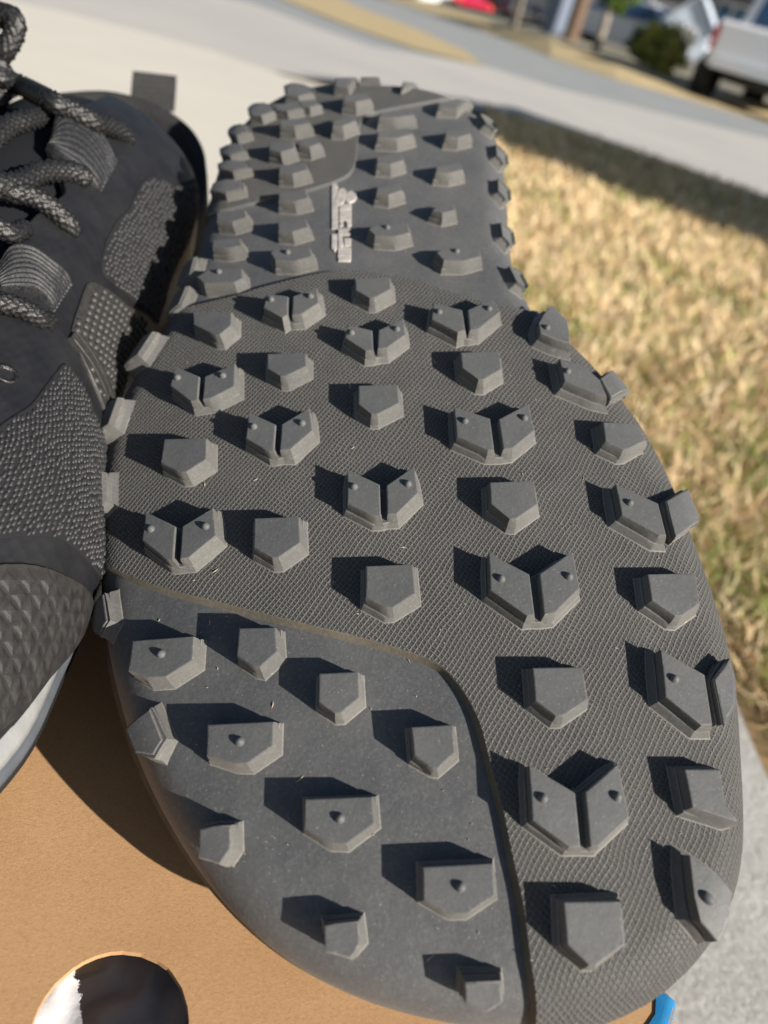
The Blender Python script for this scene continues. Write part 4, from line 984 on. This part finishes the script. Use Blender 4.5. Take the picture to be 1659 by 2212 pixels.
def gnd(X, t, z=0.):                              # ground point in the picture column X at camera depth t
    lo, hi = -400., 2200.
    for _ in range(60):
        m_ = (lo+hi)/2
        if at_depth(X, m_, t)[2] > z: lo = m_
        else: hi = m_
    return at_depth(X, lo, t)
# pickup truck seen from behind, cab turned to the right
p1 = gnd(1500, 14.9); p2 = gnd(1645, 14.35); ry = -(p2-p1)[:2]/np.linalg.norm((p2-p1)[:2]); fx = np.array([ry[1], -ry[0]])
ang = math.atan2(fx[1], fx[0]); loc = np.array([*(p1[:2]-fx*.6-ry*.93), 0.0]); T = frame_of(loc, ang)
tk = thing('pickup_truck', 'white pickup truck with big black tyres parked across the street', 'pickup truck', tuple(loc))
Tw = T; m_tw = paint('white_truck_paint', (.82, .83, .86), .4)
extrude('body', [(0, .62), (0, 1.25), (.05, 1.32), (1.3, 1.32), (1.3, 1.28), (3.9, 1.28), (5.2, 1.18), (5.45, 1.0), (5.45, .62)], -.90, .90, T, m_tw, tk, bev=.06)
cabo = extrude('cab', [(1.15, 1.26), (1.25, 2.02), (2.7, 2.05), (3.7, 1.26)], -.90, .90, T, m_tw, tk, inset=.14)
quadp('rear_window', [(1.15, -.66, 1.38), (1.15, .66, 1.38), (1.22, .60, 1.92), (1.22, -.60, 1.92)], T, m_glass, tk)
for sy in (-1, 1):
    quadp('side_window', [(1.4, sy*.89, 1.38), (3.3, sy*.89, 1.38), (2.65, sy*.79, 1.92), (1.5, sy*.79, 1.92)], T, m_glass, tk, .03)
    quadp('tail_lamp', [(-.03, sy*.80, .85), (-.03, sy*.89, .85), (-.03, sy*.89, 1.22), (-.03, sy*.80, 1.22)], T, m_redl, tk, .02)
quadp('tailgate', [(-.02, -.76, .74), (-.02, .76, .74), (-.02, .76, 1.26), (-.02, -.76, 1.26)], T, m_tw, tk, .02)
extrude('bumper', [(-.14, .58), (-.14, .72), (.1, .72), (.1, .58)], -.72, .72, T, m_tw, tk)
extrude('underbody', [(.3, .42), (.3, .62), (5.2, .62), (5.2, .42)], -.60, .60, T, m_plastic, tk)
for x in (.6, 4.3):
    for sy in (-1, 1):
        wheel(T, x, sy*1.04, .43, .32, tk)
        V = [T((x+.54*math.cos(k/14*math.pi), sy*.905, .50+.54*math.sin(k/14*math.pi))) for k in range(15)]+[T((x+.54*math.cos(k/14*math.pi), sy*.86, .50+.54*math.sin(k/14*math.pi))) for k in range(15)]
        link('wheel_arch', V, [list(range(15)), [15+k for k in range(15)][::-1]]+[[k, k+1, 16+k, 15+k] for k in range(14)], m_plastic, tk)
def carT(name, label, cat, X, t, z, ang, colr, suv=False, pitch=0):
    p = at_depth(X, z, t) if z > -1e3 else gnd(X, t); loc = np.array(p); T = frame_of(loc, ang)
    c = thing(name, label, cat, tuple(loc)); H = 1.7 if suv else 1.45
    extrude('body', [(-2.2, .3), (-2.25, .75), (-2.1, .95), (1.2, .95), (2.1, .78), (2.25, .6), (2.2, .3)], -.88, .88, T, colr, c, bev=.12)
    extrude('roof', [(-2.0 if suv else -1.7, .93), (-1.6 if suv else -1.0, H), (.3, H), (1.15, .93)], -.80, .80, T, colr, c, inset=.17, bev=.1)
    x0, x1 = (-1.97, -1.63) if suv else (-1.62, -1.08)
    quadp('rear_window', [(x0-.03, -.62, 1.0), (x0-.03, .62, 1.0), (x1-.03, .55, H-.08), (x1-.03, -.55, H-.08)], T, m_glass, c)
    quadp('windscreen', [(1.12, -.64, 1.0), (1.12, .64, 1.0), (.42, .56, H-.08), (.42, -.56, H-.08)], T, m_glass, c)
    for sy in (-1, 1):
        quadp('side_window', [(-1.4, sy*.80, 1.0), (.95, sy*.80, 1.0), (.3, sy*.67, H-.1), (-1.0, sy*.67, H-.1)], T, m_glass, c, .03)
        quadp('tail_lamp', [(-2.27, sy*.6, .65), (-2.27, sy*.84, .65), (-2.2, sy*.84, .85), (-2.2, sy*.6, .85)], T, m_redl, c, .03)
        quadp('headlight', [(2.2, sy*.55, .6), (2.2, sy*.82, .6), (2.14, sy*.82, .74), (2.14, sy*.55, .74)], T, m_lampw, c, .03)
    for x in (-1.35, 1.4):
        for sy in (-1, 1): wheel(T, x, sy*.90, .33, .22, c)
    return c
carT('red_car', 'red car parked at the far kerb, left of the pole and trees', 'car', 952, 31, 40, 2.2, paint('red_car_paint', (.40, .012, .04)))
carT('white_car', 'white car at the top edge, left of the red car', 'car', 868, 30, 14, 2.3, paint('white_car_paint', (.7, .7, .68)))
carT('blue_suv', 'dark blue car between the red car and the pole', 'car', 1160, 27, 66, 2.0, paint('navy_car_paint', (.012, .03, .06)), True)
carT('silver_car', 'silver car parked behind the white trunked street tree', 'car', 1330, 24, 118, 2.6, paint('silver_car_paint', (.50, .53, .60)))
# utility pole
m_wood = mat('weathered_pole_wood', (.13, .085, .06), .85, .2, col2=(.19, .13, .09), nscale=8)
def tubew(pts, rads, K=12):
    P = np.array(pts, float); V = []; F = []
    for i, (p, r) in enumerate(zip(P, rads)):
        t = P[min(i+1, len(P)-1)]-P[max(i-1, 0)]; t /= np.linalg.norm(t); a = np.cross(t, [0, 0, 1] if abs(t[2]) < .9 else [1, 0, 0]); a /= np.linalg.norm(a); b = np.cross(t, a)
        for k in range(K): th = k/K*2*math.pi; V.append(p+r*(a*math.cos(th)+b*math.sin(th)))
    F = [[i*K+k, i*K+(k+1) % K, (i+1)*K+(k+1) % K, (i+1)*K+k] for i in range(len(P)-1) for k in range(K)]
    F += [list(range(K))[::-1], [(len(P)-1)*K+k for k in range(K)]]
    return V, F
pb = at_depth(1228, 92, 20)
pole = thing('utility_pole', 'thick brown wooden utility pole beside the street, right of the dark car', 'pole', tuple(pb))
V, F = tubew([pb+[0, 0, z] for z in (-.3, 2, 5, 9)], (.20, .19, .17, .15)); link('pole_shaft', V, F, m_wood, pole)
V, F = tubew([pb+[-1.1, .2, 8.2], pb+[1.1, -.2, 8.2]], (.07, .07)); link('crossarm', V, F, m_wood, pole)
m_cab = mat('blue_grey_metal', (.12, .15, .22), .5, .4)
cb = at_depth(1196, 74, 21); T = frame_of(cb, .5)
cbt = thing('utility_cabinet', 'blue grey metal cabinet standing just left of the wooden pole', 'cabinet', tuple(cb))
extrude('housing', [(-.3, 0), (-.3, 1.25), (.3, 1.25), (.3, 0)], -.35, .35, T, m_cab, cbt); extrude('lid', [(-.34, 1.25), (-.30, 1.32), (.30, 1.32), (.34, 1.25)], -.4, .4, T, m_cab, cbt)
quadp('door', [(-.25, -.36, .1), (.25, -.36, .1), (.25, -.36, 1.15), (-.25, -.36, 1.15)], T, m_cab, cbt)
# trees
m_bark = mat('pale_bark', (.38, .34, .28), .9, .2, col2=(.24, .20, .16), nscale=10)
def leaf_mat(name, a, b):
    m = bpy.data.materials.new(name); m.use_nodes = True; g = NG(m); tc = g.n('ShaderNodeTexCoord')
    g.l(g.mix(g.ramp(g.noise(tc.outputs['Object'], 2.5, 4, .6), .35, .65), a, b), g.b.inputs['Base Color']); g.b.inputs['Roughness'].default_value = .6; return m
m_leaf = leaf_mat('fresh_leaves', (.045, .10, .015), (.16, .24, .03)); m_bush = leaf_mat('yellow_green_leaves', (.10, .14, .03), (.50, .46, .08)); m_dark = leaf_mat('dark_hedge_leaves', (.012, .025, .015), (.04, .06, .03))
def leaves(name, cen, rad, n, size, m, parent, shape=1.0):
    u = rng.normal(size=(n, 3)); u /= np.linalg.norm(u, axis=1)[:, None]; r = rng.uniform(.45, 1.0, n)**.6
    lump = 1+.22*np.sin(u[:, 0]*5+1)*np.sin(u[:, 1]*6)+.15*np.sin(u[:, 2]*7+u[:, 0]*4)
    P = np.array(cen)+u*r[:, None]*lump[:, None]*np.array(rad); a = rng.normal(size=(n, 3)); a /= np.linalg.norm(a, axis=1)[:, None]; b = np.cross(a, rng.normal(size=(n, 3))); b /= np.linalg.norm(b, axis=1)[:, None]
    s = size*rng.uniform(.6, 1.4, n)[:, None]; V = np.stack([P-a*s, P+b*s*.45, P+a*s, P-b*s*.45], 1).reshape(-1, 3)
    return link(name, V, [[4*i, 4*i+1, 4*i+2, 4*i+3] for i in range(n)], m, parent)
def tree(X, Y, t, h, r, label, crown, cz, m, trunk_r):
    b = at_depth(X, Y, t); tr = thing('street_tree', label, 'tree', tuple(b), 'young street trees across the road')
    V, F = tubew([b+[0, 0, -.1], b+[.02, 0, h*.3], b+[-.02, .03, h*.6], b+[0, 0, h]], (trunk_r, trunk_r*.85, trunk_r*.7, trunk_r*.3)); tk_ = link('trunk', V, F, m_bark, tr)
    for k in range(6):
        a = k*1.1; V, F = tubew([b+[0, 0, h*.55+.1*k], b+[math.cos(a)*crown[0]*.4, math.sin(a)*crown[0]*.4, h*.75+.12*k], b+[math.cos(a)*crown[0]*.75, math.sin(a)*crown[0]*.75, h*.95+.15*k]], (.035, .022, .01), 7); link('limb', V, F, m_bark, tk_)
    leaves('crown', b+[0, 0, cz], crown, 1500, .11, m, tr)
tree(1283, 116, 17.5, 1.7, .12, 'young tree with pale trunk and bright green crown before the silver car', (.5, .5, .62), 1.5, m_leaf, .10)
tree(1108, 54, 21, 3.2, .12, 'pale thin tree trunk right of the red car, crown above the frame', (1.0, 1.0, 1.0), 3.1, m_leaf, .11)
b = at_depth(1415, 150, 16.5); sh = thing('bush', 'low yellow green bush between the silver car and the pickup', 'bush', tuple(b))
leaves('foliage', b+[0, 0, .38], (.55, .5, .45), 2600, .06, m_bush, sh)
for k in range(5):
    V, F = tubew([b+[0, 0, -.05], b+[.25*math.cos(k*1.3), .25*math.sin(k*1.3), .45]], (.02, .008), 6); link('stem', V, F, m_bark, sh)
b = at_depth(1385, 128, 18); sh = thing('bush', 'dark green bush left of the yellow green one', 'bush', tuple(b))
leaves('foliage', b+[0, 0, .3], (.45, .4, .38), 1800, .06, m_dark, sh)
V, F = tubew([b+[0, 0, -.05], b+[.1, 0, .35]], (.03, .01), 6); link('stem', V, F, m_bark, sh)
# houses behind
m_siding = mat('grey_siding', (.22, .22, .235), .8, .2, col2=(.27, .265, .28), nscale=2); m_roof = mat('dark_shingle', (.10, .10, .11), .9, .2, col2=(.15, .145, .15), nscale=6); m_trim = mat('white_trim', (.70, .70, .70), .6, .3)
m_gable = mat('pale_blue_gable', (.52, .60, .72), .7, .3, col2=(.58, .66, .76), nscale=2)
def house(X, Y, t, w, dpt, h, rh, ang, wallm, label, nwin=3, name='house', group=None):
    b = at_depth(X, Y, t); T = frame_of(b, ang); hs_ = thing(name, label, 'house', tuple(b))
    extrude('wall', [(-w/2, -1), (-w/2, h), (w/2, h), (w/2, -1)], -dpt/2, dpt/2, T, wallm, hs_, bev=.01)
    # gabled roof, ridge along x
    V = [T(p) for p in [(-w/2-.4, -dpt/2-.5, h-.1), (w/2+.4, -dpt/2-.5, h-.1), (w/2+.4, dpt/2+.5, h-.1), (-w/2-.4, dpt/2+.5, h-.1), (-w/2-.4, 0, h+rh), (w/2+.4, 0, h+rh)]]
    V += [v+np.array([0, 0, .15]) for v in V]
    link('roof', V, [[0, 1, 5, 4], [2, 3, 4, 5], [6, 7, 11, 10], [8, 9, 10, 11], [0, 1, 7, 6], [2, 3, 9, 8], [0, 4, 10, 6], [4, 3, 9, 10], [1, 5, 11, 7], [5, 2, 8, 11]], m_roof, hs_)
    for q in range(int(h/.28)):                     # lapped boards on the near wall
        z = q*.28; V = [T(p) for p in [(-w/2, -dpt/2-.02, z), (w/2, -dpt/2-.02, z), (w/2, -dpt/2-.07, z+.01), (-w/2, -dpt/2-.07, z+.01), (-w/2, -dpt/2-.01, z+.27), (w/2, -dpt/2-.01, z+.27)]]
        link('board', V, [[3, 2, 5, 4], [0, 3, 2, 1], [0, 4, 3], [1, 2, 5]], wallm, hs_)
    for k in range(nwin):
        x = -w/2+(k+.7)*w/(nwin+.4); f = quadp('window', [(x-.65, -dpt/2-.09, .9), (x+.65, -dpt/2-.09, .9), (x+.65, -dpt/2-.09, 2.1), (x-.65, -dpt/2-.09, 2.1)], T, m_trim, hs_, .03)
        for s_ in (-1, 1): quadp('pane', [(x+s_*.31-.26, -dpt/2-.13, 1.0), (x+s_*.31+.26, -dpt/2-.13, 1.0), (x+s_*.31+.26, -dpt/2-.13, 2.0), (x+s_*.31-.26, -dpt/2-.13, 2.0)], T, m_glass, f, .01)
    return hs_, T
house(1560, 150, 34, 13, 7, 2.7, 2.2, -.35, m_siding, 'grey sided house with dark shingle roof behind the pickup')
house(1190, 40, 44, 13, 8, 2.9, 2.4, -.3, mat('tan_siding', (.26, .22, .18), .8, .2), 'tan house behind the wooden pole and the dark car')
# small pale gabled shed next to the pickup
b = at_depth(1468, 118, 22); T = frame_of(b, -.3); sd_ = thing('garden_shed', 'small shed with pale blue gable between bush and pickup', 'shed', tuple(b))
V = [T(p) for y in (-.1, 1.6) for p in [(-.62, y, 0), (.62, y, 0), (.62, y, .75), (0, y, 1.35), (-.62, y, .75)]]
link('wall', V, [[0, 1, 2, 3, 4], [5, 6, 7, 8, 9][::-1], [0, 5, 6, 1], [1, 6, 7, 2], [4, 3, 8, 9], [3, 2, 7, 8], [0, 4, 9, 5]], m_gable, sd_)
V = [T(p) for p in [(-.75, -.2, .66), (0, -.2, 1.42), (.75, -.2, .66), (-.75, 1.7, .66), (0, 1.7, 1.42), (.75, 1.7, .66)]]; V += [v+np.array([0, 0, .06]) for v in V]
link('roof', V, [[0, 1, 4, 3], [1, 2, 5, 4], [6, 7, 10, 9], [7, 8, 11, 10], [0, 1, 7, 6], [1, 2, 8, 7]], m_gable, sd_)
quadp('door', [(-.25, -.13, .05), (.25, -.13, .05), (.25, -.13, .7), (-.25, -.13, .7)], T, m_trim, sd_)
# hedges that close the view
for k, (X, Y, t, rx, rz, lab) in enumerate([(1065, 36, 34, 4.5, 2.2, 'dark green hedge behind the red car'), (1290, 96, 38, 4.0, 2.0, 'dark green hedge behind the silver car'), (860, -20, 36, 5, 2.4, 'dark green hedge at the top edge behind the white car')]):
    b = at_depth(X, Y, t); h_ = thing('hedge', lab, 'hedge', tuple(b)); leaves('foliage', b+[0, 0, rz*.5], (rx, 1.2, rz*.75), 5000, .22, m_dark, h_)
    V, F = tubew([b+[0, 0, -.3], b+[0, 0, rz*.6]], (.12, .05), 7); link('stem', V, F, m_bark, h_)
# unseen stand-in, shaped as a shrub, added to cast the lawn's shade band
hsd = SUNW[:2]/np.linalg.norm(SUNW[:2]); pdv = np.array([-hsd[1], hsd[0]])
bc = hsd*.85+pdv*2.75; b = np.array([bc[0], bc[1], 0]); sh = thing('shade_caster', 'unseen shade caster in clipped shrub form, added beyond the right edge', 'shade caster', tuple(b))
n = 22000; e3 = np.stack([np.append(hsd, 0), np.append(pdv, 0), [0, 0, 1]]); L = rng.uniform(-1, 1, (n, 3))*np.array([.16, .66, .60]); L[:, 2] += .62; L[:, 2] *= 1
P = b+L@e3; a = rng.normal(size=(n, 3)); a /= np.linalg.norm(a, axis=1)[:, None]; c2_ = np.cross(a, rng.normal(size=(n, 3))); c2_ /= np.linalg.norm(c2_, axis=1)[:, None]; s = .045
V = np.stack([P-a*s, P+c2_*s*.5, P+a*s, P-c2_*s*.5], 1).reshape(-1, 3); link('foliage', V, [[4*i, 4*i+1, 4*i+2, 4*i+3] for i in range(n)], m_dark, sh)
for k in range(5):
    q = b+np.append(pdv*(k-2)*.25, 0); V, F = tubew([q, q+[0, 0, 1.0]], (.025, .01), 6); link('stem', V, F, m_bark, sh)
